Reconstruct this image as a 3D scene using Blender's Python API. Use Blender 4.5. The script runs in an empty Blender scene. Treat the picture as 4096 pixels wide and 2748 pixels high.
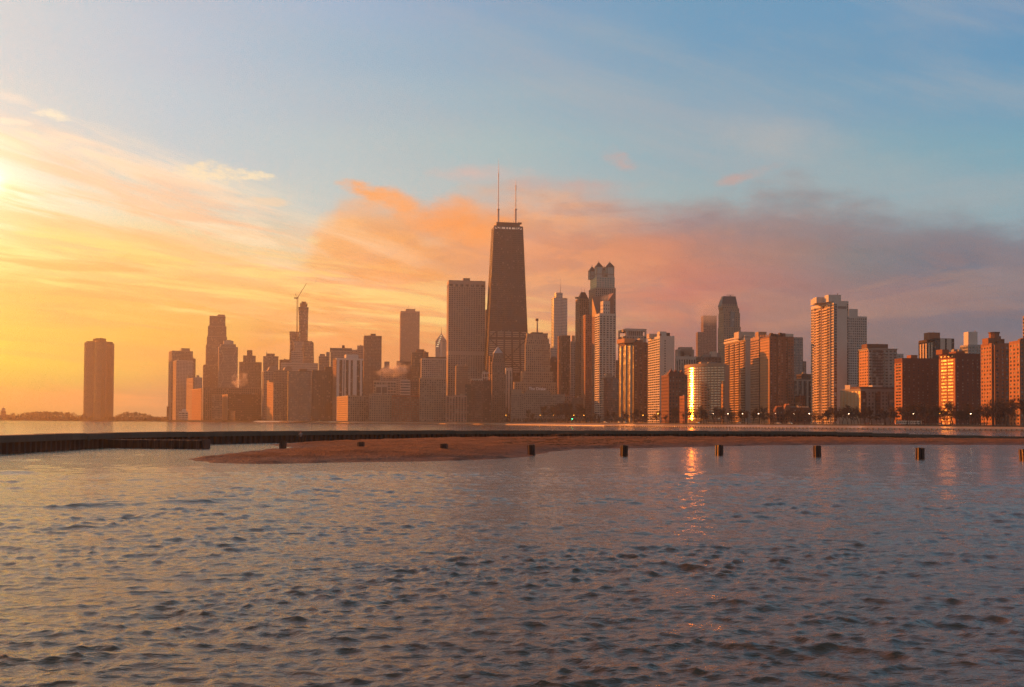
import bpy, bmesh, math, random
import numpy as np
from math import sin, cos, tan, atan, atan2, sqrt, pi, radians, degrees, exp
from mathutils import Vector, Matrix

random.seed(7)
rng = np.random.default_rng(7)
SC = bpy.context.scene
COL = SC.collection

# ----------------------------------------------------------------- camera
FPX = 3860.0                      # focal length in photograph pixels (photo is 4096 wide)
CAM_H = 3.6
PITCH, ROLL, SHIFT = radians(1.2), radians(0.37), 0.0571
_F = Vector((0, cos(PITCH), sin(PITCH)))
_R0 = Vector((1, 0, 0)); _U0 = Vector((0, -sin(PITCH), cos(PITCH)))
_R = _R0*cos(ROLL) + _U0*sin(ROLL)
_U = -_R0*sin(ROLL) + _U0*cos(ROLL)
cam = bpy.data.cameras.new("camera")
cam.sensor_width = 36.0
cam.lens = 36.0*FPX/4096
cam.shift_y = SHIFT
cam.clip_start = 0.5
cam.clip_end = 30000
camo = bpy.data.objects.new("camera", cam)
COL.objects.link(camo)
M = Matrix((( _R.x, _U.x, -_F.x, 0), (_R.y, _U.y, -_F.y, 0), (_R.z, _U.z, -_F.z, CAM_H), (0, 0, 0, 1)))
camo.matrix_world = M
SC.camera = camo

def ray(px, py):
    a = (px-2048)/FPX
    b = (1374 + SHIFT*4096 - py)/FPX
    return _F + _R*a + _U*b
def W(px, py, Y):                 # surveyed point: bearing/elevation read from the photo, real distance Y
    d = ray(px, py); t = Y/d.y
    return Vector((d.x*t, Y, CAM_H + d.z*t))
def G(px, py, z=0.0):             # point on the horizontal plane z
    d = ray(px, py); t = (z-CAM_H)/d.z
    return Vector((d.x*t, d.y*t, z))

# ----------------------------------------------------------------- exposure
SC.view_settings.view_transform = 'Standard'
SC.view_settings.look = 'None'
SC.view_settings.gamma = 1
SC.view_settings.use_curve_mapping = False
EXPO = 1.0
SC.view_settings.exposure = EXPO
SC.cycles.use_denoising = True
SC.cycles.denoiser = 'OPENIMAGEDENOISE'
SC.cycles.denoising_prefilter = 'NONE'
SC.cycles.denoising_input_passes = 'RGB_ALBEDO_NORMAL'
SC.cycles.use_adaptive_sampling = False
SC.cycles.max_bounces = 6
SC.cycles.glossy_bounces = 4
SC.cycles.volume_bounces = 0
SC.cycles.sample_clamp_indirect = 8.0
SC.cycles.sample_clamp_direct = 0

# ----------------------------------------------------------------- sun
SUN_AZ, SUN_EL = radians(-55.0), radians(13.5)
sl = bpy.data.lights.new("sun", 'SUN')
sl.energy = 4.4
sl.angle = radians(0.6)
sl.color = (1.0, 0.245, 0.018)
so = bpy.data.objects.new("sun", sl); COL.objects.link(so)
SUNV = Vector((sin(SUN_AZ)*cos(SUN_EL), cos(SUN_AZ)*cos(SUN_EL), sin(SUN_EL)))
so.rotation_euler = SUNV.to_track_quat('Z', 'Y').to_euler()
so.location = (0, 0, 900)

# ----------------------------------------------------------------- node helper
class NT:
    def __init__(s, tree):
        s.t = tree; s.t.nodes.clear()
    def n(s, typ, **kw):
        nd = s.t.nodes.new(typ)
        for k, v in kw.items():
            setattr(nd, k, v)
        return nd
    def lk(s, a, b): s.t.links.new(a, b)
    def put(s, sock, v):
        if isinstance(v, bpy.types.NodeSocket): s.lk(v, sock)
        elif v is not None: sock.default_value = v
    def m(s, op, a, b=None, c=None, clamp=False):
        nd = s.n('ShaderNodeMath', operation=op, use_clamp=clamp)
        s.put(nd.inputs[0], a)
        if b is not None: s.put(nd.inputs[1], b)
        if c is not None: s.put(nd.inputs[2], c)
        return nd.outputs[0]
    def mr(s, v, a, b, c=0.0, d=1.0, smooth=True):
        nd = s.n('ShaderNodeMapRange', interpolation_type='SMOOTHSTEP' if smooth else 'LINEAR')
        s.put(nd.inputs[0], v)
        for i, q in zip((1, 2, 3, 4), (a, b, c, d)): s.put(nd.inputs[i], q)
        return nd.outputs[0]
    def mix(s, f, a, b, mode='MIX'):
        nd = s.n('ShaderNodeMix', data_type='RGBA', blend_type=mode)
        s.put(nd.inputs[0], f)
        for i, q in ((6, a), (7, b)):
            if isinstance(q, tuple): q = (q[0], q[1], q[2], 1)
            s.put(nd.inputs[i], q)
        return nd.outputs[2]
    def noise(s, vec, scale, detail=3, rough=0.5, dist=0.0, dim='3D', w=None):
        nd = s.n('ShaderNodeTexNoise', noise_dimensions=dim)
        if vec is not None: s.lk(vec, nd.inputs['Vector'])
        nd.inputs['Scale'].default_value = scale
        nd.inputs['Detail'].default_value = detail
        nd.inputs['Roughness'].default_value = rough
        nd.inputs['Distortion'].default_value = dist
        return nd.outputs[0]
    def comb(s, x, y, z=0.0):
        nd = s.n('ShaderNodeCombineXYZ')
        for i, q in enumerate((x, y, z)): s.put(nd.inputs[i], q)
        return nd.outputs[0]
    def ramp(s, v, stops, interp='LINEAR'):
        nd = s.n('ShaderNodeValToRGB')
        nd.color_ramp.interpolation = interp
        el = nd.color_ramp.elements
        while len(el) > 1: el.remove(el[-1])
        el[0].position = stops[0][0]; el[0].color = (*stops[0][1], 1)
        for p, c in stops[1:]:
            e = el.new(p); e.color = (*c, 1)
        s.put(nd.inputs[0], v)
        return nd.outputs[0]

def lin(c):                        # 8-bit display colour -> scene linear
    o = []
    for v in c:
        v /= 255.0
        o.append(v/12.92 if v <= 0.04045 else ((v+0.055)/1.055)**2.4)
    return tuple(o)

# ----------------------------------------------------------------- air (used again for the haze box)
HZ_DENS, HZ_G, HZ_ALB = 0.95e-4, 0.55, 0.9
HZ_BOX = (-3600, 3600, -1200, 3450, -9, 490)
def through_air(c, px, py):
    '''sky radiance to put behind the haze so that sky + haze reads as colour c'''
    d = ray(px, py).normalized()
    L = min(HZ_BOX[3]/d.y, (HZ_BOX[5]-CAM_H)/d.z if d.z > 1e-4 else 1e9)
    T = exp(-HZ_DENS*L); mu = d.dot(SUNV)
    ph = (1-HZ_G**2)/(4*pi*(1+HZ_G**2-2*HZ_G*mu)**1.5)
    o = []
    for k, v in enumerate(c):
        I = HZ_ALB*(1-T)*(sl.energy*sl.color[k]*ph*0.88 + 0.16*(0.5, 0.42, 0.42)[k])*2**EXPO
        o.append(max((v-I)/T, 0.12*v))
    return tuple(o)
# ----------------------------------------------------------------- sky
world = bpy.data.worlds.new("World"); SC.world = world
world.use_nodes = True
wt = NT(world.node_tree)
tc = wt.n('ShaderNodeTexCoord').outputs['Generated']
sx = wt.n('ShaderNodeSeparateXYZ'); wt.lk(tc, sx.inputs[0])
X_, Y_, Z_ = sx.outputs
az = wt.m('MULTIPLY', wt.m('ARCTAN2', X_, Y_), 180/pi)      # degrees, + to the right
el = wt.m('MULTIPLY', wt.m('ARCSINE', Z_), 180/pi)
def azel(px, py):
    d = ray(px, py).normalized()
    return degrees(atan2(d.x, d.y)), degrees(math.asin(d.z))
nvec = wt.comb(wt.m('MULTIPLY', az, 0.05), wt.m('MULTIPLY', el, 0.11), 0.0)   # cloud space, flattened
n_big = wt.noise(nvec, 1.0, 6, 0.62)
n_mid = wt.noise(nvec, 3.1, 5, 0.6)
n_w = wt.noise(nvec, 1.7, 3, 0.5)
warp = wt.m('SUBTRACT', n_w, 0.5)
ELMAX = 60.0
ROWS = (0, 200, 400, 600, 800, 1000, 1200, 1400, 1600)
COLX = (0, 683, 1365, 2048, 2731, 3413, 4096)
CLEAR = (
 ((203,203,205),(205,203,204),(214,207,201),(236,214,192),(255,234,195),(255,226,140),(253,196,98),(254,206,82),(242,160,84)),
 ((183,190,203),(188,193,203),(192,197,203),(198,199,200),(222,210,188),(250,204,136),(254,182,94),(252,180,84),(226,150,98)),
 ((162,178,200),(163,180,196),(175,186,195),(186,193,193),(196,196,190),(226,198,164),(245,180,108),(240,158,88),(212,138,98)),
 ((138,162,188),(145,168,188),(158,176,186),(170,183,184),(184,184,180),(215,190,164),(235,180,125),(228,150,100),(205,135,104)),
 ((118,155,184),(120,156,184),(135,163,182),(148,170,180),(162,174,175),(182,170,160),(200,150,120),(190,128,105),(175,118,100)),
 ((112,152,184),(116,153,181),(124,158,181),(138,166,177),(150,168,174),(158,163,165),(160,130,120),(160,120,110),(150,115,105)),
 ((118,150,182),(109,150,182),(116,155,181),(128,163,178),(143,165,173),(150,160,166),(140,125,130),(135,120,120),(130,115,115)),
)
CLOUD = (
 ((255,240,205),)*4+((255,240,205),(255,232,150),(252,194,96),(254,206,82),(242,160,84)),
 ((252,226,180),)*4+((252,222,170),(252,205,135),(252,176,90),(252,178,84),(226,150,98)),
 ((238,190,150),)*4+((250,184,122),(247,170,100),(246,168,96),(240,152,84),(212,138,98)),
 ((218,172,150),)*4+((244,166,116),(240,158,104),(232,158,108),(222,142,97),(205,135,104)),
 ((196,160,148),)*4+((178,148,142),(204,132,104),(198,122,103),(180,118,102),(168,112,98)),
 ((140,142,146),)*4+((140,140,142),(134,124,124),(150,117,114),(146,116,110),(138,108,102)),
 ((125,130,142),)*4+((122,126,138),(110,112,128),(120,112,122),(130,112,115),(120,106,106)),
)
BEHIND = [(0.0, (168,156,150)), (10.0, (166,160,158)), (30.0, (132,134,138)), (60.0, (84,84,88))]
SKYGAIN = 0.5**EXPO
def field(tab, elv):
    cols = []
    for i, px in enumerate(COLX):
        st = []
        for j, py in enumerate(ROWS):
            a, e = azel(px, py)
            st.append((max(0.0, e)/ELMAX, through_air(lin(tab[i][j]), px, py)))
        st = sorted(st)
        top = st[-1][1]
        zen = lin((84, 82, 84))
        st.append((0.50, tuple(0.45*t+0.55*z for t, z in zip(top, zen))))
        st.append((1.0, tuple(0.1*t+0.9*z for t, z in zip(top, zen))))
        cols.append((azel(px, 800)[0], wt.ramp(wt.m('DIVIDE', elv, ELMAX), st, 'B_SPLINE' if False else 'EASE')))
    beh = wt.ramp(wt.m('DIVIDE', elv, ELMAX), [(e/ELMAX, lin(c)) for e, c in BEHIND])
    r = beh
    seq = [(-115.0, beh), (-62.0, cols[0][1])] + cols + [(75.0, cols[-1][1]), (130.0, beh)]
    r = seq[0][1]
    for k in range(1, len(seq)):
        if seq[k][1] is seq[k-1][1]: continue
        r = wt.mix(wt.mr(az, seq[k-1][0], seq[k][0], smooth=False), r, seq[k][1])
    return r
elw = wt.m('ADD', el, wt.m('MULTIPLY', warp, 2.2))
clear = field(CLEAR, wt.m('ADD', el, wt.m('MULTIPLY', warp, 0.9)))
cloudc = field(CLOUD, elw)
# top edge of the cloud bank, as elevation over azimuth
EDGE = [(0,1500),(900,1500),(1180,1150),(1300,900),(1380,800),(1500,770),(1620,800),(1720,850),(1850,800),(2050,800),(2200,815),(2450,830),
        (2700,845),(2950,825),(3080,765),(3220,740),(3350,790),(3650,850),(3850,840),(4096,900)]
st = []
for px, py in EDGE:
    a, e = azel(px, py); st.append(((a+60)/150, (max(e, 0)/30,)*3))
st.append((1.0, (azel(4096, 900)[1]/30,)*3))
edge = wt.m('MULTIPLY', wt.ramp(wt.m('DIVIDE', wt.m('ADD', az, 60), 150), st, 'EASE'), 30.0)
enz = wt.m('ADD', wt.m('MULTIPLY', wt.m('SUBTRACT', n_big, 0.5), 7.5), wt.m('MULTIPLY', wt.m('SUBTRACT', n_mid, 0.5), 3.2))
dd = wt.m('ADD', wt.m('SUBTRACT', edge, el), enz)
bank = wt.mr(dd, -1.3, 1.9)
bank = wt.m('MULTIPLY', bank, wt.mr(az, 48.0, 110.0, 1.0, 0.0))
sky = wt.mix(bank, clear, cloudc)
# brighter / darker modulation inside the bank: ridged layers, lit from the left
n_l1 = wt.noise(wt.comb(wt.m('MULTIPLY', az, 0.075), wt.m('MULTIPLY', el, 0.36), 3.3), 1.0, 6, 0.6, 0.8)
n_l2 = wt.noise(wt.comb(wt.m('MULTIPLY', az, 0.16), wt.m('MULTIPLY', el, 0.60), 7.7), 1.0, 6, 0.62, 0.5)
inb = wt.m('MULTIPLY', bank, wt.mr(el, 1.5, 6.0))
lite = wt.m('MULTIPLY', wt.m('MULTIPLY', wt.mr(n_l1, 0.48, 0.62), inb), wt.mr(az, 14.0, -6.0, 0.16, 0.62))
sky = wt.mix(lite, sky, lin((250, 176, 112)))
dark = wt.m('MULTIPLY', wt.m('MULTIPLY', wt.mr(n_l2, 0.46, 0.60), inb), wt.mr(az, -10.0, 10.0, 0.16, 0.42))
sky = wt.mix(dark, sky, lin((138, 116, 118)))
# dark blue-grey rim of the bank on the right
rim = wt.m('MULTIPLY', wt.m('MULTIPLY', wt.mr(dd, 3.6, 0.6), bank), wt.mr(az, 3.0, 14.0, 0.0, 0.80))
sky = wt.mix(rim, sky, lin((124, 126, 136)))
# thin high wisps over the blue
n_h = wt.noise(wt.comb(wt.m('ADD', wt.m('MULTIPLY', az, 0.055), wt.m('MULTIPLY', el, 0.05)), wt.m('SUBTRACT', wt.m('MULTIPLY', el, 0.20), wt.m('MULTIPLY', az, -0.045)), 1.2), 1.0, 7, 0.62, 0.5)
hw = wt.m('MULTIPLY', wt.m('MULTIPLY', wt.mr(n_h, 0.46, 0.72), wt.mr(az, -14.0, 6.0, 0.08, 0.40)), wt.m('MULTIPLY', wt.mr(el, 5.0, 11.0), wt.mr(az, 70.0, 120.0, 1.0, 0.0)))
sky = wt.mix(hw, sky, lin((176, 180, 182)))
def puff(px, py, rx, ry, col, amp=1.0, ns=2.4, soft=0.5, rot=0.0):
    global sky
    a, e = azel(px, py); kx = rx/FPX*57.3*cos(radians(a)); ky = ry/FPX*57.3*cos(radians(a))
    u = wt.m('SUBTRACT', az, a); v = wt.m('SUBTRACT', el, e)
    if rot:
        c, s_ = cos(rot), sin(rot)
        u, v = (wt.m('ADD', wt.m('MULTIPLY', u, c), wt.m('MULTIPLY', v, s_)),
                wt.m('SUBTRACT', wt.m('MULTIPLY', v, c), wt.m('MULTIPLY', u, s_)))
    u = wt.m('DIVIDE', u, kx); v = wt.m('DIVIDE', v, ky)
    r2 = wt.m('ADD', wt.m('MULTIPLY', u, u), wt.m('MULTIPLY', v, v))
    g = wt.m('SUBTRACT', 1.0, r2)
    nn = wt.noise(nvec, ns*1.5, 7, 0.66)
    g = wt.m('ADD', g, wt.m('MULTIPLY', wt.m('SUBTRACT', nn, 0.5), 5.0))
    f = wt.m('MULTIPLY', wt.mr(g, -0.2, 0.8+soft*1.6), amp)
    sky = wt.mix(f, sky, through_air(lin(col), px, py))
# streaky bright cirrus on the left, running down to the right
def streaks(rotdeg, sx_, sy_, lo, hi, amp, col, c_az, w_az, c_el, w_el, seed):
    global sky
    c, s_ = cos(radians(rotdeg)), sin(radians(rotdeg))
    u = wt.m('ADD', wt.m('MULTIPLY', az, c), wt.m('MULTIPLY', el, s_))
    v = wt.m('SUBTRACT', wt.m('MULTIPLY', el, c), wt.m('MULTIPLY', az, s_))
    vec = wt.comb(wt.m('MULTIPLY', u, sx_), wt.m('MULTIPLY', v, sy_), seed)
    nn = wt.noise(vec, 1.0, 7, 0.62, 0.6)
    f = wt.mr(nn, lo, hi)
    ga = wt.m('DIVIDE', wt.m('SUBTRACT', az, c_az), w_az); ge = wt.m('DIVIDE', wt.m('SUBTRACT', v, c_el), w_el)
    r2 = wt.m('ADD', wt.m('MULTIPLY', ga, ga), wt.m('MULTIPLY', ge, ge))
    msk = wt.mr(r2, 1.0, 0.15)
    sky = wt.mix(wt.m('MULTIPLY', wt.m('MULTIPLY', f, msk), amp), sky, lin(col))
a0, e0 = azel(300, 720)
# v coordinate of the band centre for a given rotation
def vof(px, py, rot):
    a, e = azel(px, py); return e*cos(radians(rot)) - a*sin(radians(rot))
def vof2(px, py, rot):
    return vof(px, py, rot)
streaks(-13, 0.085, 0.62, 0.42, 0.62, 0.60, (255,238,200), -25, 24, vof(300,700,-13), 3.6, 1.3)
streaks(-12, 0.10, 1.0, 0.46, 0.64, 0.60, (243,190,146), -23, 22, vof(350,800,-12), 3.4, 21.3)
streaks(-9, 0.11, 1.1, 0.44, 0.62, 0.65, (250,190,120), -20, 24, vof(500,1000,-9), 3.6, 4.7)
streaks(-5, 0.12, 1.3, 0.46, 0.62, 0.75, (255,226,130), -16, 28, vof(700,1130,-5), 2.8, 9.1)
streaks(-3, 0.10, 1.2, 0.46, 0.62, 0.70, (246,166,92), -18, 30, vof(700,1200,-3), 2.8, 12.1)
streaks(-6, 0.16, 1.6, 0.48, 0.62, 0.60, (255,214,130), -8, 14, vof(1500,1180,-6), 2.2, 15.1)
streaks(-2, 0.05, 0.5, 0.42, 0.62, 0.55, (238,158,90), -16, 30, vof(700,1500,-2), 3.0, 33.1)
puff(430, 690, 420, 110, (255,214,166), 0.5, 2.6, 0.8, radians(-14))
puff(215, 462, 75, 22, (255,232,196), 0.9, 7.0, 0.25)
puff(40, 485, 90, 16, (255,226,196), 0.8, 7.0, 0.25)
puff(45, 395, 70, 20, (245,222,202), 0.5, 7.0, 0.3)
puff(840, 690, 150, 46, (255,224,180), 0.8, 15.0, 0.35)
puff(1010, 702, 100, 22, (255,226,182), 0.75, 16.0, 0.35)
puff(1262, 957, 36, 20, (255,214,150), 0.7, 14.0, 0.5)
puff(1050, 805, 130, 18, (252,206,160), 0.5, 5.0, 0.3)
puff(1480, 770, 135, 40, (255,166,92), 0.95, 3.4, 0.3, radians(-18))
puff(1690, 900, 150, 70, (251,160,92), 0.8, 2.6, 0.6, radians(-35))
puff(1780, 820, 120, 50, (248,164,106), 0.6, 3.2, 0.6)
puff(1600, 800, 90, 50, (253,164,92), 0.9, 3.0, 0.4, radians(-30))
puff(1620, 830, 110, 60, (255,168,100), 0.65, 3.2, 0.5, radians(-40))
puff(1870, 900, 210, 100, (252,156,84), 0.95, 2.0, 0.6)
puff(1650, 1090, 260, 60, (248,160,84), 0.85, 2.0, 0.7)
puff(1330, 930, 110, 50, (248,180,124), 0.6, 3.0, 0.7)
puff(1900, 690, 300, 34, (228,178,160), 0.6, 3.0, 0.8)
puff(2490, 655, 100, 50, (214,162,146), 0.95, 3.2, 0.5, radians(-35))
puff(2300, 740, 300, 40, (206,160,146), 0.8, 2.0, 0.8)
puff(2980, 705, 150, 26, (200,158,146), 0.8, 3.0, 0.6, radians(14))
puff(3230, 800, 220, 60, (146,146,148), 0.8, 1.6, 0.8)
puff(3000, 1010, 420, 60, (170,128,118), 0.5, 1.4, 1.0)
puff(3700, 1180, 420, 50, (152,118,116), 0.5, 1.4, 1.0)
puff(3120, 560, 330, 90, (180,176,174), 0.8, 1.6, 0.9, radians(-10))
puff(3400, 700, 450, 90, (165,172,173), 0.5, 2.0, 0.9)
puff(2900, 300, 900, 120, (150,166,178), 0.45, 1.6, 1.0, radians(-17))
puff(2300, 1010, 420, 90, (236,146,102), 0.55, 2.0, 1.0)
puff(130, 1392, 140, 14, (246,190,90), 0.6, 5.0, 0.5)
# smooth horizon veil and glare painted into the sky just left of the frame
sd = wt.n('ShaderNodeVectorMath', operation='DOT_PRODUCT')
GLV = ray(-45, 725).normalized()  # centre of the painted glare; the sun lamp stands well left of it
wt.lk(tc, sd.inputs[0]); sd.inputs[1].default_value = GLV
ang = wt.m('MULTIPLY', wt.m('ARCCOSINE', wt.m('MINIMUM', sd.outputs['Value'], 1.0)), 180/pi)
glow = wt.m('ADD', wt.m('MULTIPLY', wt.m('EXPONENT', wt.m('MULTIPLY', wt.m('MULTIPLY', ang, ang), -3.0)), 1.2),
            wt.m('ADD', wt.m('MULTIPLY', wt.m('EXPONENT', wt.m('MULTIPLY', wt.m('MULTIPLY', ang, ang), -0.22)), 0.28), wt.m('MULTIPLY', wt.m('EXPONENT', wt.m('MULTIPLY', ang, -0.30)), 0.07)))
gcol = wt.mix(1.0, (1.0, 0.86, 0.60), wt.comb(glow, glow, glow), 'MULTIPLY')
n_f = wt.noise(wt.comb(wt.m('MULTIPLY', az, 0.42), wt.m('SUBTRACT', wt.m('MULTIPLY', el, 1.5), wt.m('MULTIPLY', az, -0.30)), 5.5), 1.0, 6, 0.66, 0.3)
fine = wt.m('ADD', 1.0, wt.m('MULTIPLY', wt.m('MULTIPLY', wt.m('SUBTRACT', n_f, 0.5), 0.26), wt.mr(el, 15.0, 9.0)))
sky = wt.mix(1.0, sky, wt.comb(fine, fine, wt.m('ADD', 1.0, wt.m('MULTIPLY', wt.m('SUBTRACT', fine, 1.0), 1.3))), 'MULTIPLY')
sky = wt.mix(1.0, sky, gcol, 'ADD')
# aureole of the low sun itself, outside the frame to the left
s2 = wt.n('ShaderNodeVectorMath', operation='DOT_PRODUCT'); wt.lk(tc, s2.inputs[0]); s2.inputs[1].default_value = SUNV
ang2 = wt.m('MULTIPLY', wt.m('ARCCOSINE', wt.m('MINIMUM', s2.outputs['Value'], 1.0)), 180/pi)
au = wt.m('MULTIPLY', wt.m('EXPONENT', wt.m('MULTIPLY', ang2, -0.13)), 2.2)
sky = wt.mix(1.0, sky, wt.mix(1.0, (1.0, 0.50, 0.14), wt.comb(au, au, au), 'MULTIPLY'), 'ADD')
nish = wt.n('ShaderNodeTexSky', sky_type='NISHITA', sun_disc=False)
nish.sun_elevation = SUN_EL; nish.sun_rotation = SUN_AZ
nish.altitude = 180; nish.dust_density = 3.0; nish.air_density = 1.2
sky = wt.mix(1.0, wt.mix(1.0, sky, (SKYGAIN,)*3, 'MULTIPLY'), wt.mix(1.0, nish.outputs[0], (0.002,)*3, 'MULTIPLY'), 'ADD')
bg = wt.n('ShaderNodeBackground'); wt.lk(sky, bg.inputs[0]); bg.inputs[1].default_value = 1.0
wo = wt.n('ShaderNodeOutputWorld'); wt.lk(bg.outputs[0], wo.inputs[0])
world.cycles.sampling_method = 'MANUAL'; world.cycles.sample_map_resolution = 512

# ----------------------------------------------------------------- object helpers
def tag(o, label=None, cat=None, group=None, kind=None):
    if label: o['label'] = label
    if cat: o['category'] = cat
    if group: o['group'] = group
    if kind: o['kind'] = kind
    return o
def empty(name, loc, rz=0.0, label=None, cat=None, group=None):
    o = bpy.data.objects.new(name, None); COL.objects.link(o)
    o.empty_display_size = 1.0
    o.location = loc; o.rotation_euler = (0, 0, rz)
    return tag(o, label, cat, group)
def link(name, me, parent=None, loc=None):
    o = bpy.data.objects.new(name, me); COL.objects.link(o)
    if parent is not None: o.parent = parent
    if loc is not None: o.location = loc
    return o
class MB:
    """collects boxes, prisms and tubes, builds ONE mesh"""
    def __init__(s): s.v = []; s.f = []
    def add(s, vs, fs):
        b = len(s.v); s.v.extend(tuple(p) for p in vs); s.f.extend(tuple(i+b for i in f) for f in fs)
    def box(s, x0, x1, y0, y1, z0, z1):
        if x1 < x0: x0, x1 = x1, x0
        if y1 < y0: y0, y1 = y1, y0
        s.add([(x0,y0,z0),(x1,y0,z0),(x1,y1,z0),(x0,y1,z0),(x0,y0,z1),(x1,y0,z1),(x1,y1,z1),(x0,y1,z1)],
              [(0,3,2,1),(4,5,6,7),(0,1,5,4),(1,2,6,5),(2,3,7,6),(3,0,4,7)])
    def prism(s, poly, z0, z1, poly2=None):
        n = len(poly); q = poly2 or poly
        s.add([(x,y,z0) for x,y in poly]+[(x,y,z1) for x,y in q],
              [tuple(range(n-1,-1,-1)), tuple(range(n,2*n))]+[(i,(i+1)%n,n+(i+1)%n,n+i) for i in range(n)])
    def cone(s, poly, z0, apex):
        n = len(poly)
        s.add([(x,y,z0) for x,y in poly]+[apex], [tuple(range(n-1,-1,-1))]+[(i,(i+1)%n,n) for i in range(n)])
    def tube(s, p, q, r0, r1=None, n=6):
        r1 = r0 if r1 is None else r1
        p, q = Vector(p), Vector(q); d = (q-p)
        if d.length < 1e-6: return
        d.normalize(); a = d.orthogonal().normalized(); b = d.cross(a)
        vs = []
        for c, r in ((p, r0), (q, r1)):
            for i in range(n):
                t = 2*pi*i/n; vs.append(c + a*cos(t)*r + b*sin(t)*r)
        s.add(vs, [(i,(i+1)%n,n+(i+1)%n,n+i) for i in range(n)]+[tuple(range(n-1,-1,-1)), tuple(range(n,2*n))])
    def ball(s, c, rx, ry=None, rz=None, n=10, m=6):
        ry = rx if ry is None else ry; rz = rx if rz is None else rz
        vs = [(c[0],c[1],c[2]-rz)]
        for j in range(1, m):
            ph = -pi/2+pi*j/m
            for i in range(n):
                t = 2*pi*i/n; vs.append((c[0]+rx*cos(ph)*cos(t), c[1]+ry*cos(ph)*sin(t), c[2]+rz*sin(ph)))
        vs.append((c[0],c[1],c[2]+rz)); L = len(vs)-1
        fs = [(0,1+(i+1)%n,1+i) for i in range(n)]
        for j in range(m-2):
            for i in range(n):
                a = 1+j*n+i; b = 1+j*n+(i+1)%n; fs.append((a,b,b+n,a+n))
        fs += [(L,1+(m-2)*n+i,1+(m-2)*n+(i+1)%n) for i in range(n)]
        s.add(vs, fs)
    def mesh(s, name, mat, smooth=False):
        me = bpy.data.meshes.new(name); me.from_pydata(s.v, [], s.f); me.update()
        if mat: me.materials.append(mat)
        if smooth:
            for p in me.polygons: p.use_smooth = True
        return me
    def build(s, name, mat, parent=None, kind=None, loc=None, smooth=False):
        if not s.v: return None
        o = link(name, s.mesh(name, mat, smooth), parent, loc)
        if kind: o['kind'] = kind
        return o
def grid_mesh(name, P, mat, smooth=True):
    r, c = P.shape[:2]
    me = bpy.data.meshes.new(name)
    me.vertices.add(r*c); me.vertices.foreach_set('co', P.reshape(-1).astype(np.float32))
    i = np.arange(r*c).reshape(r, c)
    q = np.stack([i[:-1,:-1], i[:-1,1:], i[1:,1:], i[1:,:-1]], -1).reshape(-1, 4)
    me.loops.add(q.size); me.loops.foreach_set('vertex_index', q.reshape(-1).astype(np.int32))
    me.polygons.add(len(q)); me.polygons.foreach_set('loop_start', (np.arange(len(q))*4).astype(np.int32))
    me.polygons.foreach_set('loop_total', np.full(len(q), 4, np.int32))
    me.polygons.foreach_set('use_smooth', np.full(len(q), smooth, bool))
    me.update(calc_edges=True); me.materials.append(mat)
    return me

# ----------------------------------------------------------------- materials
def newmat(name):
    m = bpy.data.materials.new(name); m.use_nodes = True
    t = NT(m.node_tree)
    p = t.n('ShaderNodeBsdfPrincipled'); o = t.n('ShaderNodeOutputMaterial'); t.lk(p.outputs[0], o.inputs[0])
    return m, t, p
_mc = {}
def wallmat(rgb, rough=0.85, var=0.18, nscale=0.35, spec=0.3, metallic=0.0, key='wall'):
    k = (key, rgb, rough, var, nscale, spec, metallic)
    if k in _mc: return _mc[k]
    m, t, p = newmat('%s_%d' % (key, len(_mc)))
    g = t.n('ShaderNodeNewGeometry').outputs['Position']
    sc = t.n('ShaderNodeVectorMath', operation='MULTIPLY'); t.lk(g, sc.inputs[0]); sc.inputs[1].default_value = (1, 1, 0.35)
    n1 = t.noise(sc.outputs[0], nscale*0.25, 4, 0.6); n2 = t.noise(sc.outputs[0], nscale*6, 3, 0.6)
    f = t.m('ADD', t.m('MULTIPLY', t.m('SUBTRACT', n1, 0.5), 2*var), t.m('MULTIPLY', t.m('SUBTRACT', n2, 0.5), var))
    f = t.m('ADD', f, 1.0)
    c = t.mix(1.0, rgb, t.comb(f, f, f), 'MULTIPLY')
    t.lk(c, p.inputs['Base Color']); p.inputs['Roughness'].default_value = rough
    p.inputs['Specular IOR Level'].default_value = spec; p.inputs['Metallic'].default_value = metallic
    _mc[k] = m; return m
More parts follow.
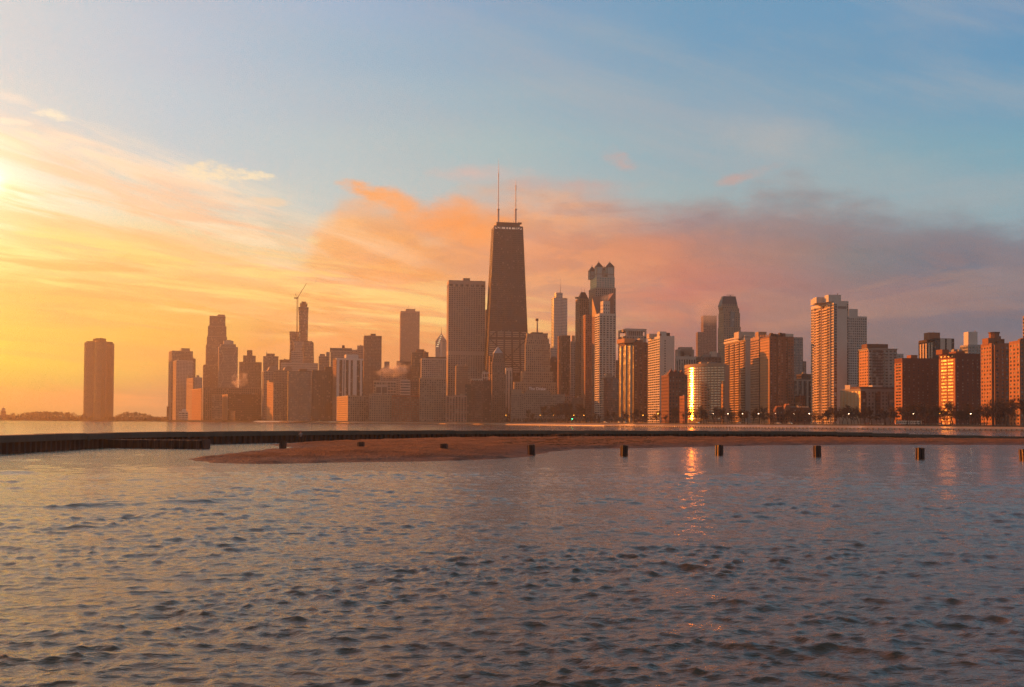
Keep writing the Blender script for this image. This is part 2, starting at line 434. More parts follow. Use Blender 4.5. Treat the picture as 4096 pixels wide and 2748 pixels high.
def glassmat(rgb=(0.03,0.035,0.04), rough=0.1, ior=1.7, blind=0.15, tilt=0.03, lit=0.0, cell=2.6, metallic=0.0):
    k = ('glass', rgb, rough, ior, blind, tilt, lit, cell, metallic)
    if k in _mc: return _mc[k]
    m, t, p = newmat('window_glass_%d' % len(_mc))
    geo = t.n('ShaderNodeNewGeometry')
    sn = t.n('ShaderNodeVectorMath', operation='SNAP'); t.lk(geo.outputs['Position'], sn.inputs[0]); sn.inputs[1].default_value = (cell, cell, 3.1)
    oi = t.n('ShaderNodeObjectInfo')
    ad = t.n('ShaderNodeVectorMath', operation='ADD'); t.lk(sn.outputs[0], ad.inputs[0])
    t.lk(t.comb(t.m('MULTIPLY', oi.outputs['Random'], 37.0), 0, 0), ad.inputs[1])
    wn = t.n('ShaderNodeTexWhiteNoise', noise_dimensions='3D'); t.lk(ad.outputs[0], wn.inputs['Vector'])
    r = wn.outputs['Value']
    isb = t.m('LESS_THAN', r, blind)
    c = t.mix(isb, rgb, (0.30, 0.27, 0.23))
    t.lk(c, p.inputs['Base Color'])
    p.inputs['Roughness'].default_value = rough; p.inputs['IOR'].default_value = ior; p.inputs['Metallic'].default_value = metallic
    if tilt:
        a = t.n('ShaderNodeVectorMath', operation='SUBTRACT'); t.lk(wn.outputs['Color'], a.inputs[0]); a.inputs[1].default_value = (0.5, 0.5, 0.5)
        b = t.n('ShaderNodeVectorMath', operation='SCALE'); t.lk(a.outputs[0], b.inputs[0]); b.inputs['Scale'].default_value = tilt*2
        d = t.n('ShaderNodeVectorMath', operation='ADD'); t.lk(geo.outputs['Normal'], d.inputs[0]); t.lk(b.outputs[0], d.inputs[1])
        e = t.n('ShaderNodeVectorMath', operation='NORMALIZE'); t.lk(d.outputs[0], e.inputs[0])
        t.lk(e.outputs[0], p.inputs['Normal'])
    if lit:
        w2 = t.n('ShaderNodeTexWhiteNoise', noise_dimensions='3D'); 
        a2 = t.n('ShaderNodeVectorMath', operation='ADD'); t.lk(ad.outputs[0], a2.inputs[0]); a2.inputs[1].default_value = (51, 17, 9)
        t.lk(a2.outputs[0], w2.inputs['Vector'])
        em = t.m('MULTIPLY', t.m('LESS_THAN', w2.outputs['Value'], lit), t.m('ADD', t.m('MULTIPLY', r, 0.25), 0.06))
        p.inputs['Emission Color'].default_value = (1.0, 0.72, 0.45, 1); t.lk(em, p.inputs['Emission Strength'])
    _mc[k] = m; return m
def emit(rgb, s, name='lamp_glow'):
    m, t, p = newmat(name)
    p.inputs['Base Color'].default_value = (*rgb, 1)
    p.inputs['Emission Color'].default_value = (*rgb, 1); p.inputs['Emission Strength'].default_value = s
    return m

# ----------------------------------------------------------------- haze
mh = bpy.data.materials.new('haze_air'); mh.use_nodes = True
th = NT(mh.node_tree)
pv = th.n('ShaderNodeVolumePrincipled'); oh = th.n('ShaderNodeOutputMaterial'); th.lk(pv.outputs[0], oh.inputs['Volume'])
pv.inputs['Color'].default_value = (HZ_ALB, HZ_ALB, HZ_ALB, 1)
pv.inputs['Density'].default_value = HZ_DENS
pv.inputs['Anisotropy'].default_value = HZ_G
hb = MB(); hb.box(*HZ_BOX)
hz = hb.build('haze', mh, kind='stuff')

# ----------------------------------------------------------------- sandbar outline (world metres, from the photo's waterline)
def gp(x, y): v = G(x, y, 0.0); return (v.x, v.y)
BAR = [gp(748,1838), gp(850,1851), gp(980,1856), gp(1240,1853), gp(1500,1848), gp(1740,1845), gp(1900,1841), gp(2040,1834), gp(2110,1826), gp(2160,1815),
       gp(2210,1807), gp(2300,1797), gp(2440,1794), gp(2600,1792), gp(2850,1786), gp(3100,1781), gp(3500,1779), gp(4096,1780),
       (118, 176), (150, 165), (190, 150), (260, 150), (260, 236), (150, 226), (106, 223), (63, 232), (14, 215), (-8, 202), (-24, 185)]
BAR += [gp(1440,1765), gp(1350,1766.5), gp(1230,1771), gp(1130,1776), gp(1075,1779), gp(1110,1783), gp(1165,1789), gp(1200,1793), gp(1118,1799), gp(1008,1805), gp(912,1816), gp(830,1826)]
BARP = np.array(BAR)
def sdf(x, y, poly):
    """signed distance, positive inside"""
    d2 = np.full(x.shape, 1e18); ins = np.zeros(x.shape, bool)
    n = len(poly)
    for i in range(n):
        ax, ay = poly[i]; bx, by = poly[(i+1) % n]
        ex, ey = bx-ax, by-ay; L = ex*ex+ey*ey+1e-12
        t = np.clip(((x-ax)*ex+(y-ay)*ey)/L, 0, 1)
        d2 = np.minimum(d2, (x-ax-t*ex)**2+(y-ay-t*ey)**2)
        c = ((ay > y) != (by > y))
        with np.errstate(divide='ignore', invalid='ignore'):
            xi = ax+(y-ay)*ex/(ey if abs(ey) > 1e-9 else 1e-9)
        ins ^= c & (x < xi)
    return np.where(ins, 1, -1)*np.sqrt(d2)

# ----------------------------------------------------------------- water
def waves(x, y, sp, amp):
    """sum of trochoidal wavelets; sp = local grid spacing (filters short waves)"""
    r = np.random.default_rng(11)
    N = 96
    lam = np.exp(np.linspace(math.log(0.16), math.log(5.5), N)) * (1+0.06*r.standard_normal(N))
    th = radians(-100) + radians(38)*r.standard_normal(N)      # travelling towards the camera, slightly to the left
    ph = r.uniform(0, 2*pi, N)
    dx = np.zeros_like(x); dy = np.zeros_like(x); dz = np.zeros_like(x)
    # slow groupiness so the chop is uneven
    g = 1.0+0.40*np.sin(x*0.19+y*0.11+1.3+0.9*np.sin(y*.13))*np.sin(y*0.21-x*0.07)+0.30*np.sin(x*0.45-y*0.52+1.7*np.sin(x*.17+y*.09))
    for i in range(N):
        k = 2*pi/lam[i]
        st = 0.041 if lam[i] < 0.5 else 0.041*(0.5/lam[i])**0.9
        a = st/k*1.05
        w = np.clip((lam[i]/np.maximum(sp, 1e-3)-2.0)/1.5, 0, 1)*a*amp*(g if i % 3 else 1.0)
        cx, sy = cos(th[i]), sin(th[i])
        q = k*(x*cx+y*sy)+ph[i]
        s, c = np.sin(q), np.cos(q)
        dz += w*c; dx -= 1.15*w*s*cx; dy -= 1.15*w*s*sy
    return dx, dy, dz
rr = [2.2]
while rr[-1] < 3400:
    r_ = rr[-1]
    rr.append(r_*(1.0042 if r_ < 70 else 1.008 if r_ < 130 else (1.012 if r_ < 400 else 1.05)))
rr = np.array(rr)
an = np.concatenate([np.linspace(-180, -75, 22)[:-1], np.linspace(-75, -36, 28)[:-1], np.linspace(-36, 36, 760), np.linspace(36, 75, 28)[1:], np.linspace(75, 180, 22)[1:]])
an = np.radians(an)
RR, AA = np.meshgrid(rr, an, indexing='ij')
dA = np.gradient(an)[None, :]*RR; dR = np.gradient(rr)[:, None]*np.ones_like(RR)
XX = RR*np.sin(AA); YY = RR*np.cos(AA)
SPC = np.maximum(dA, dR*0.75)
sd_ = np.full(XX.shape, -99.0)
mk = (RR > 60) & (RR < 330) & (AA > -0.8) & (AA < 0.9)
sd_[mk] = sdf(XX[mk], YY[mk], BARP)
amp = np.clip((-sd_)/14.0, 0.12, 1.0)
amp = np.where(RR > 95, amp*np.clip(1.0-(RR-95)/200, 0.55, 1), amp)
DX, DY, DZ = waves(XX, YY, SPC, amp)
# long low swells folding in towards the bar's left tip
for (x0, y0, x1, y1, hgt, wd) in ((-28, 36, -8, 45, 0.11, 0.45), (-24, 58, -4, 66, 0.07, 0.5), (5, 62, 20, 70, 0.09, 0.5), (-44, 62, -30, 66, 0.12, 0.6)):
    ex, ey = x1-x0, y1-y0; L = sqrt(ex*ex+ey*ey); ex /= L; ey /= L
    s = (XX-x0)*ex+(YY-y0)*ey; d = -(XX-x0)*ey+(YY-y0)*ex + 0.5*np.sin(s*0.7)+0.22*np.sin(s*2.1)
    DZ += hgt*np.exp(-(d/wd)**2)*np.clip(s/3, 0, 1)*np.clip((L-s)/3, 0, 1)*(1+0.3*np.sin(s*1.3))
P = np.stack([XX+DX, YY+DY, DZ], -1)
wm, t, p = newmat('lake_water')
geo = t.n('ShaderNodeNewGeometry').outputs['Position']
st_ = t.n('ShaderNodeVectorMath', operation='MULTIPLY'); t.lk(geo, st_.inputs[0]); st_.inputs[1].default_value = (0.55, 1.0, 1.0)
h1 = t.noise(st_.outputs[0], 9.0, 4, 0.6, 0.4); h2 = t.noise(st_.outputs[0], 2.6, 4, 0.6, 0.6); h3 = t.noise(st_.outputs[0], 0.8, 3, 0.6)
hh = t.m('ADD', t.m('MULTIPLY', h1, 0.020), t.m('ADD', t.m('MULTIPLY', h2, 0.052), t.m('MULTIPLY', h3, 0.035)))
bp = t.n('ShaderNodeBump'); bp.inputs['Strength'].default_value = 1.0; bp.inputs['Distance'].default_value = 1.0; t.lk(hh, bp.inputs['Height'])
p2 = t.n('ShaderNodeBsdfPrincipled')
for q_, r_ in ((p, 0.05), (p2, 0.29)):        # glassy surface with a share of capillary ripple too fine to resolve
    q_.inputs['Base Color'].default_value = (0.070, 0.058, 0.036, 1); q_.inputs['Roughness'].default_value = r_
    q_.inputs['IOR'].default_value = 1.55; t.lk(bp.outputs[0], q_.inputs['Normal'])
ms = t.n('ShaderNodeMixShader'); ms.inputs[0].default_value = 0.26; t.lk(p.outputs[0], ms.inputs[1]); t.lk(p2.outputs[0], ms.inputs[2])
t.lk(ms.outputs[0], [n_ for n_ in t.t.nodes if n_.type == 'OUTPUT_MATERIAL'][0].inputs['Surface'])
wo_ = link('lake_water', grid_mesh('lake_water', P[:, ::-1, :], wm)); tag(wo_, kind='structure')
del P, DX, DY, DZ

# ----------------------------------------------------------------- sandbar and lake bed
gx = np.arange(-70, 262, 0.6); gy = np.arange(66, 240, 0.6)
GX, GY = np.meshgrid(gx, gy, indexing='xy')
S = sdf(GX, GY, BARP)
S = S + 0.5*np.sin(GX*0.45+0.3*GY)*np.clip(np.abs(S)/3, 0, 1)+0.25*np.sin(GX*1.1-GY*0.8)
Zs = np.where(S > 0, 0.62*(1-np.exp(-np.maximum(S, 0)/6.5))+0.012*np.clip(S-8, 0, 30), np.maximum(0.10*S, -1.6))
_r = np.random.default_rng(4)
for _k in range(26):
    _l = _r.uniform(0.8, 7); _a = radians(90)+0.6*_r.standard_normal(); _q = 2*pi/_l*(GX*cos(_a)+GY*sin(_a))+_r.uniform(0, 6)+0.8*np.sin(GX*0.23+_k)
    Zs += np.where(S > 0.8, 0.010*_l**0.55*np.sin(_q), 0)
sm, t, p = newmat('beach_sand')
geo = t.n('ShaderNodeNewGeometry').outputs['Position']
sp_ = t.n('ShaderNodeSeparateXYZ'); t.lk(geo, sp_.inputs[0])
na = t.noise(geo, 0.25, 5, 0.6); nb = t.noise(geo, 3.0, 5, 0.65); 
stv = t.n('ShaderNodeVectorMath', operation='MULTIPLY'); t.lk(geo, stv.inputs[0]); stv.inputs[1].default_value = (0.12, 1.2, 1)
nc = t.noise(stv.outputs[0], 0.9, 6, 0.68)
nd_ = t.noise(stv.outputs[0], 0.28, 5, 0.65)
wet = t.mr(t.m('ADD', sp_.outputs[2], t.m('MULTIPLY', t.m('SUBTRACT', na, 0.5), 0.35)), 0.14, 0.66)
p.inputs['Specular IOR Level'].default_value = 0.08
dry = t.mix(t.mr(nb, 0.3, 0.7), (0.245, 0.145, 0.092), (0.205, 0.118, 0.074))
dry = t.mix(t.mr(nd_, 0.44, 0.62), dry, (0.165, 0.09, 0.058))
dry = t.mix(t.mr(nc, 0.50, 0.64), dry, (0.17, 0.09, 0.052))
t.lk(t.mix(wet, (0.13, 0.075, 0.05), dry), p.inputs['Base Color'])
t.lk(t.mr(wet, 0, 1, 0.55, 0.95, False), p.inputs['Roughness'])
bp = t.n('ShaderNodeBump'); bp.inputs['Distance'].default_value = 0.3; t.lk(t.m('ADD', nb, t.m('MULTIPLY', na, 3.0)), bp.inputs['Height']); t.lk(bp.outputs[0], p.inputs['Normal'])
tag(link('sandbar', grid_mesh('sandbar', np.stack([GX, GY, Zs], -1), sm)), kind='structure')
def sandz(x, y):
    s = float(sdf(np.array([x]), np.array([y]), BARP)[0])
    return 0.62*(1-exp(-s/6.5))+0.012*min(max(s-8, 0), 30) if s > 0 else 0.10*s

# ----------------------------------------------------------------- far shore
SHORE = [(-3000, 3150), (-2300, 3080), (-1539, 2900), (-908, 2600), (-434, 2100), (-124, 1600), (72, 1110), (158, 905), (228, 806), (286, 752), (345, 718), (400, 692), (480, 668), (580, 630), (680, 540), (720, 400), (740, 250)]
sh = []
for i in range(len(SHORE)-1):
    for k in range(6):
        f = k/6; sh.append((SHORE[i][0]*(1-f)+SHORE[i+1][0]*f, SHORE[i][1]*(1-f)+SHORE[i+1][1]*f))
sh.append(SHORE[-1]); sh = np.array(sh)
ks = np.array([1, 2, 3, 2, 1])/9.0
shs = sh.copy()
for c in range(2): shs[2:-2, c] = np.convolve(sh[:, c], ks, 'valid')
tn = np.gradient(shs, axis=0); tn /= np.linalg.norm(tn, axis=1)[:, None]
nrm = np.stack([-tn[:, 1], tn[:, 0]], 1)          # inland
PROF = [(-3, -2.5, 0), (0, -1.2, 0), (0.02, 1.0, 0), (14, 2.35, 0), (26, 2.5, 1), (34, 3.55, 1), (42, 3.62, 1), (42.3, 3.74, 1)]
def strip(rows):
    return np.stack([np.concatenate([shs+nrm*o, np.full((len(shs), 1), z)], 1) for o, z in rows])
conc = wallmat((0.50, 0.40, 0.32), 0.28, 0.25, 0.05, 0.9, key='revetment')
grass = wallmat((0.10, 0.085, 0.05), 0.95, 0.35, 0.05, key='park_ground')
asph = wallmat((0.055, 0.053, 0.055), 0.9, 0.2, 0.05, key='asphalt')
tag(link('lake_revetment', grid_mesh('lake_revetment', strip([(o, z) for o, z, k in PROF[:5]])[:, ::-1], conc, False)), kind='structure')
tag(link('park_ground', grid_mesh('park_ground', strip([(26.02, 2.496), (34, 3.55), (42, 3.62), (68, 3.64), (110, 3.7), (400, 3.75)])[:, ::-1], grass, False)), kind='structure')
tag(link('lakeside_road', grid_mesh('lakeside_road', strip([(43, 3.68), (43.01, 3.70), (66, 3.70), (66.01, 3.68)])[:, ::-1], asph, False)), kind='structure')
# city ground: one sheet behind the shore
city = np.stack([np.concatenate([shs+nrm*300, np.full((len(shs), 1), 3.70)], 1), np.stack([np.clip(shs[:, 0]+nrm[:, 0]*300+np.linspace(-200, 2600, len(shs)), -3500, 3500), np.full(len(shs), 3430.0), np.full(len(shs), 3.70)], 1)])
tag(link('city_ground', grid_mesh('city_ground', city[:, ::-1], asph, False)), kind='structure')

# ----------------------------------------------------------------- breakwater
WALLP = [(-60, 40), (-55.5, 80), (-54, 102), (-53.2, 128), (-47.5, 148), (-26, 183), (-6, 201), (14, 213), (38, 223), (63, 230), (86, 229), (106, 224), (118, 219)]
def resample(pts, step):
    out = []; 
    P_ = [Vector((a, b, 0)) for a, b in pts]
    # catmull-rom for a smooth curve
    dense = []
    for i in range(len(P_)-1):
        p0 = P_[max(i-1, 0)]; p1 = P_[i]; p2 = P_[i+1]; p3 = P_[min(i+2, len(P_)-1)]
        for k in range(20):
            u = k/20
            dense.append(0.5*((2*p1)+(p2-p0)*u+(2*p0-5*p1+4*p2-p3)*u*u+(3*p1-p0-3*p2+p3)*u**3))
    dense.append(P_[-1])
    acc = 0; out = [dense[0]]
    for a, b in zip(dense, dense[1:]):
        L = (b-a).length
        while acc+L >= step:
            f = (step-acc)/L; a = a+(b-a)*f; L = (b-a).length; out.append(a.copy()); acc = 0
        acc += L
    return out
capmat = wallmat((0.105, 0.098, 0.082), 0.85, 0.45, 1.2, key='weathered_concrete')
rust = wallmat((0.07, 0.036, 0.028), 0.55, 0.5, 2.5, 0.5, 0.3, key='rusty_steel')
rust2 = wallmat((0.055, 0.027, 0.02), 0.42, 0.7, 3.0, 0.6, 0.3, key='pile_steel')
def pile_profile(w, d):
    return [(0, 0), (w*0.18, 0), (w*0.32, -d), (w*0.68, -d), (w*0.82, 0), (w, 0)]
def corr_mesh(name, w, d, z0, z1, th=0.25):
    mb = MB(); pr = pile_profile(w, d)
    for (x0, y0), (x1, y1) in zip(pr, pr[1:]):
        mb.add([(x0, y0, z0), (x1, y1, z0), (x1, y1, z1), (x0, y0, z1)], [(0, 1, 2, 3)])
    mb.add([(x, y, z1) for x, y in pr]+[(w, th, z1), (0, th, z1)], [tuple(range(len(pr)+2))])
    mb.add([(0, th, z0), (w, th, z0), (w, th, z1), (0, th, z1)], [(1, 0, 3, 2)])
    return mb.mesh(name, rust)
root = empty('breakwater', (-54, 102, 0), label='long dark curving breakwater with a concrete cap on steel sheet piling', cat='breakwater')
pm = corr_mesh('sheet_pile', 1.2, 0.34, -1.2, 1.12)
pts = resample(WALLP, 1.2)
inv = Vector((-54, 102, 0))
for a, b in zip(pts, pts[1:]):
    o = link('sheet_pile', pm, root); o.location = a-inv
    o.rotation_euler = (0, 0, atan2((b-a).y, (b-a).x)) 
pts = resample(WALLP, 8.1)
lad = MB()
for i, (a, b) in enumerate(zip(pts, pts[1:])):
    L = (b-a).length-0.07; c = MB()
    h = 1.86+0.03*math.sin(i*2.3)
    x0, x1, y0, y1 = 0.0, L, -0.62, 1.9
    bev = 0.06
    c.prism([(x0, y0), (x1, y0), (x1, y1), (x0, y1)], 1.10, h-bev)
    c.prism([(x0+0.004, y0), (x1-0.004, y0), (x1-0.004, y1), (x0+0.004, y1)], h-bev, h, [(x0+bev, y0+bev), (x1-bev, y0+bev), (x1-bev, y1-bev), (x0+bev, y1-bev)])
    # shallow drip groove and a chipped corner on some blocks
    if i % 3 == 1: c.box(x0+0.3, x0+0.75, y0-0.10, y0+0.02, 0.95, h-0.12)
    o = c.build('concrete_block', capmat, root); o.location = a-inv-Vector((0, 0, max(0, (i-(len(pts)-7))*0.16))); o.rotation_euler = (0, 0, atan2((b-a).y, (b-a).x))
# lower sheet-pile box standing against the breakwater
a = G(400, 1790, 0); a = Vector((-52.4, 124.0, 0)); b = G(812, 1794, 0); b.z = 0
root2 = empty('sheet_pile_spur', b, label='low dark sheet pile spur ending in a square corner in front of the breakwater', cat='sea wall')
d = (b-a); n_ = int(d.length/1.05); st = d/n_
sp_m = corr_mesh('sheet_pile', st.length, 0.28, -1.2, 1.05, 1.3)
for i in range(n_):
    o = link('sheet_pile', sp_m, root2); o.location = a+st*i-b; o.rotation_euler = (0, 0, atan2(d.y, d.x))
e = MB(); e.box(-0.02, 0.30, -0.30, 1.6, -1.2, 1.17); o = e.build('corner_pile', rust, root2); o.rotation_euler = (0, 0, atan2(d.y, d.x))

# ----------------------------------------------------------------- steel pile stubs
def pile_mesh():
    mb = MB(); w = 0.415
    # closed box of two sheet piles: ribbed, flat-fronted
    poly = [(-w, -0.14), (-w+0.10, -0.16), (-w+0.16, -0.40), (-0.06, -0.42), (-0.02, -0.30), (0.06, -0.30), (0.10, -0.42), (w-0.05, -0.38), (w, -0.12),
            (w, 0.12), (w-0.05, 0.38), (0.10, 0.42), (0.06, 0.30), (-0.02, 0.30), (-0.06, 0.42), (-w+0.16, 0.40), (-w+0.10, 0.16), (-w, 0.14)]
    mb.prism(poly, -1.0, 1.17)
    inner = [(x*0.86, y*0.86) for x, y in poly]
    mb.prism(inner, 1.05, 1.172, inner)
    return mb.mesh('steel_pile', rust2)
plm = pile_mesh(); capm = MB(); capm.prism([(0.3*cos(q*pi/4), 0.26*sin(q*pi/4)) for q in range(8)], 1.172, 1.20); capme = capm.mesh('infill', capmat)
PL = [(1131,1762,'leftmost rusty steel pile stub, at the lagoon edge beside the photographer'), (1445,1768,'short rusty pile stub half buried in dry sand left of the bar centre'),
      (1777,1773,'short rusty pile stub in the middle of the orange sand'), (2126,1777,'rusty pile stub at the wet sand edge near the driftwood'),
      (2496,1780,'rusty pile stub in shallow water just right of the sand point'), (2876,1779,'rusty pile stub in water right of the sun glitter'),
      (3269,1784,'dark pile stub in water in front of the tall white tower'), (3679,1791,'rusty pile stub in water, last whole one before the right edge'),
      (4095,1796,'rusty pile stub cut by the right edge of the photo')]
for i, (px, py, lab) in enumerate(PL):
    d = ray(px, py); t = (1.17-CAM_H)/d.z
    x, y = d.x*t, d.y*t
    o = empty('steel_pile', (x, y, 0), radians(random.uniform(-9, 9)), lab, 'steel pile', 'steel pile stubs in a line along the sandbar')
    link('casing', plm, o); link('infill', capme, o)
    o.rotation_euler[0] = radians(random.uniform(-2.5, 2.5)); o.rotation_euler[1] = radians(random.uniform(-2.5, 2.5)); o.scale = (1, 1, random.uniform(0.94, 1.05))

# ----------------------------------------------------------------- wrack, driftwood, twigs on the bar
wd = wallmat((0.22, 0.12, 0.07), 0.8, 0.3, 4, key='driftwood')
weed = wallmat((0.05, 0.045, 0.018), 0.8, 0.4, 3, key='weed')
def branch(name, px, py, length, seed, lab):
    r = random.Random(seed); b = MB(); base = G(px, py, 0.5); z = sandz(base.x, base.y)
    def grow(p, ang, L, rad, lev):
        for k in range(4):
            q = p+Vector((cos(ang), sin(ang)*1.0, r.uniform(-0.02, 0.22)))*(L/4)
            q.z = max(q.z, 0.02); b.tube(p, q, rad*(1-k*0.17), rad*(1-(k+1)*0.17), 5)
            if lev and k: grow(q, ang+r.choice([-1, 1])*r.uniform(0.4, 1.0), L*r.uniform(0.35, 0.6), rad*0.55, lev-1)
            p = q; ang += r.uniform(-0.25, 0.25)
    grow(Vector((0, 0, 0.05)), r.uniform(-0.3, 0.4), length, 0.07, 2)
    o = b.build(name, wd, None, loc=(base.x, base.y, z)); tag(o, lab, 'driftwood', 'driftwood branches on the sand')
branch('driftwood_branch', 2100, 1776, 5.5, 3, 'twisted driftwood branch on the sand behind the fourth pile stub')
branch('driftwood_branch', 2180, 1768, 6.0, 5, 'larger driftwood branch reaching right across the sand towards the weed line')
branch('driftwood_branch', 2160, 1756, 4.0, 8, 'thin driftwood branch nearest the breakwater')
wb = MB()
for i in range(1500):
    u = random.random(); px = 2000+620*u; py = random.choice([1749, 1757, 1758, 1765])+random.gauss(0, 1.6)+2*math.sin(px*0.02)
    g_ = G(px, py, 0.8); z = sandz(g_.x, g_.y)
    if z < 0.1: continue
    a = random.uniform(0, pi); l = random.uniform(0.1, 0.45); h = random.uniform(0.01, 0.035)
    wb.box(g_.x-l, g_.x+l, g_.y-0.06, g_.y+0.06, z-0.02, z+h)
wb.build('weed_wrack', weed, kind='stuff')

# ----------------------------------------------------------------- buildings
ZB = 3.7
WHITE=(0.60,0.57,0.52); OFFW=(0.48,0.45,0.40); STONE=(0.32,0.27,0.22); CONC=(0.34,0.31,0.28); TAN=(0.34,0.24,0.16)
BRICK=(0.24,0.095,0.055); DBRICK=(0.15,0.060,0.038); BROWN=(0.17,0.11,0.08); DARK=(0.05,0.042,0.038); GREY=(0.22,0.21,0.20); PINK=(0.36,0.25,0.20)
G_DARK = dict(rgb=(0.025,0.024,0.024), rough=0.12, ior=1.6, blind=0.10, tilt=0.02)
G_MIR = dict(rgb=(0.05,0.06,0.065), rough=0.10, ior=2.2, blind=0.05, tilt=0.02)
G_GOLD = dict(rgb=(0.06,0.045,0.03), rough=0.28, ior=2.2, blind=0.0, tilt=0.05)
G_APT = dict(rgb=(0.035,0.033,0.032), rough=0.15, ior=1.6, blind=0.22, tilt=0.03)
def ST(wall=STONE, glass=G_DARK, bay=3.6, flo=3.3, pf=0.35, sf=0.35, g=0.35, top=1.6, span=None, rough=0.85, maxobj=300, **k):
    d = dict(wall=wall, glass=glass, bay=bay, flo=flo, pf=pf, sf=sf, g=g, top=top, span=span, rough=rough, maxobj=maxobj, front={}, left={})
    d.update(k); return d
class Bld:
    def __init__(s, name, label, xL, xC, xR, yt, D, th=None, cat='building', depth=None, group=None, tone=None):
        s.D = D
        C = W(xC, yt, D); s.C = C
        b = degrees(atan2(C.x, C.y))
        if th is None: th = -b if b < -1.5 else 8.0
        s.th = radians(th)
        s.e1 = Vector((cos(s.th), sin(s.th), 0)); s.e2 = Vector((-sin(s.th), cos(s.th), 0))
        s.root = empty(name, (C.x, C.y, ZB), s.th, label, cat, group)
        s.ppm = FPX/D
        s.H = C.z-ZB; s.yt = yt
        s.W = s.lx(xR, yt, 0)
        s.L = s.ly(xL, yt, 0) if (xL is not None and xL < xC-0.5) else (depth or min(max(0.7*s.W, 15), 45))
        if not (2 < s.L < 110): s.L = min(max(s.L, 8), 60) if s.L > 0 else (depth or 30)
        if depth: s.L = depth
        s.nobj = 0
    def _p(s, px, py):
        d = ray(px, py); return Vector((d.x, d.y, 0)), d
    def lx(s, px, py, yoff):
        d, _ = s._p(px, py); C = Vector((s.C.x, s.C.y, 0))
        t = (yoff + C.dot(s.e2))/d.dot(s.e2); return (d*t-C).dot(s.e1)
    def ly(s, px, py, x0):
        d, _ = s._p(px, py); C = Vector((s.C.x, s.C.y, 0))
        den = d.dot(s.e1)
        if abs(den) < 1e-6: return 40
        t = (x0+C.dot(s.e1))/den; return (d*t-C).dot(s.e2)
    def lz(s, px, py, x=0, y=0):
        p = Vector((s.C.x, s.C.y, 0))+s.e1*x+s.e2*y
        d = ray(px, py); return CAM_H + d.z*(p.y/d.y) - ZB
    def fb(s, mb, face, dim, s0, s1, d0, d1, z0, z1):
        x0, y0, Wd, L, g = dim
        if face == 'front': mb.box(x0+s0, x0+s1, y0+g-d1, y0+g-d0, z0, z1)
        elif face == 'left': mb.box(x0+g-d1, x0+g-d0, y0+L-s1, y0+L-s0, z0, z1)
        else: mb.box(x0+Wd-g+d0, x0+Wd-g+d1, y0+s0, y0+s1, z0, z1)
    def tier(s, st, x0=0, y0=0, Wd=None, L=None, z0=0.0, z1=None, faces=('front', 'left'), top=None):
        Wd = s.W if Wd is None else Wd; L = s.L if L is None else L; z1 = s.H if z1 is None else z1
        g = st['g']; top = st['top'] if top is None else top
        wm_ = wallmat(st['wall'], st['rough']); sm_ = wallmat(st['span'], st['rough']) if st['span'] else wm_
        gm_ = glassmat(**st['glass'])
        core = MB(); core.box(x0+g, x0+Wd-g, y0+g, y0+L-g, z0, z1-0.05); core.build('wall', sm_, s.root)
        zt = z1-top
        cap = MB(); cap.box(x0, x0+Wd, y0, y0+L, zt, z1)
        if top > 0.8 and Wd > 6 and L > 6:      # recessed roof behind a parapet
            cap = MB(); w = 0.4; zf = z1-0.7
            cap.box(x0, x0+Wd, y0, y0+L, zt, zf)
            cap.box(x0, x0+Wd, y0, y0+w, zf, z1); cap.box(x0, x0+Wd, y0+L-w, y0+L, zf, z1)
            cap.box(x0, x0+w, y0+w, y0+L-w, zf, z1); cap.box(x0+Wd-w, x0+Wd, y0+w, y0+L-w, zf, z1)
        cap.build('parapet', wm_, s.root)
        back = MB(); back.box(x0+0.02, x0+Wd-0.02, y0+L-g, y0+L, z0, zt); 
        if 'right' not in faces: back.box(x0+Wd-g, x0+Wd-0.01, y0+0.05, y0+L-g, z0, zt)
        if 'left' not in faces: back.box(x0+0.01, x0+g, y0+0.05, y0+L-g, z0, zt)
        back.build('rear_wall', wm_, s.root)
        dim = (x0, y0, Wd, L, g)
        for face in faces:
            q = dict(st); q.update(st['front'] if face == 'front' else st['left'])  # many left overrides hold warm sunlight in their wall and pane colours
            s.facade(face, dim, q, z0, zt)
    def facade(s, face, dim, q, z0, z1):
        x0, y0, Wd, L, g = dim
        Ls = Wd if face == 'front' else L
        e0 = 0.015 if face == 'front' else 0.0
        s0, s1 = e0, Ls-(0.015 if face == 'front' else 0.03)
        if face == 'left': s0 = 0.03
        wm_ = wallmat(q['wall'], q['rough']); sm_ = wallmat(q['span'], q['rough']) if q['span'] else wm_
        gm_ = glassmat(**q['glass'])
        if q.get('blank'):
            b = MB(); s.fb(b, face, dim, s0, s1, 0.0, g, z0, z1); b.build('blank_wall', wm_, s.root); return
        m = q.get('m', [0.0, 0.0])                    # solid margins left / right (metres)
        if m[0] > 0.3 or m[1] > 0.3:
            b = MB()
            if m[0] > 0.3: s.fb(b, face, dim, s0, s0+m[0], 0, g+0.01, z0, z1)
            if m[1] > 0.3: s.fb(b, face, dim, s1-m[1], s1, 0, g+0.01, z0, z1)
            b.build('corner_wall', wm_, s.root)
        a0, a1 = s0+m[0], s1-m[1]
        base = q.get('base', 0.0)
        if base:
            b = MB(); s.fb(b, face, dim, a0, a1, 0, g+0.02, z0, z0+base)
            k = max(2, int((a1-a0)/5.0))
            b.build('base_wall', wallmat(q.get('basewall', q['wall']), 0.85), s.root)
        zz0 = z0+base
        n = max(1, int(round((a1-a0)/q['bay']))); rows = max(1, int(round((z1-zz0)/q['flo'])))
        bw = (a1-a0)/n; fh = (z1-zz0)/rows
        pw, shh = bw*q['pf'], fh*q['sf']
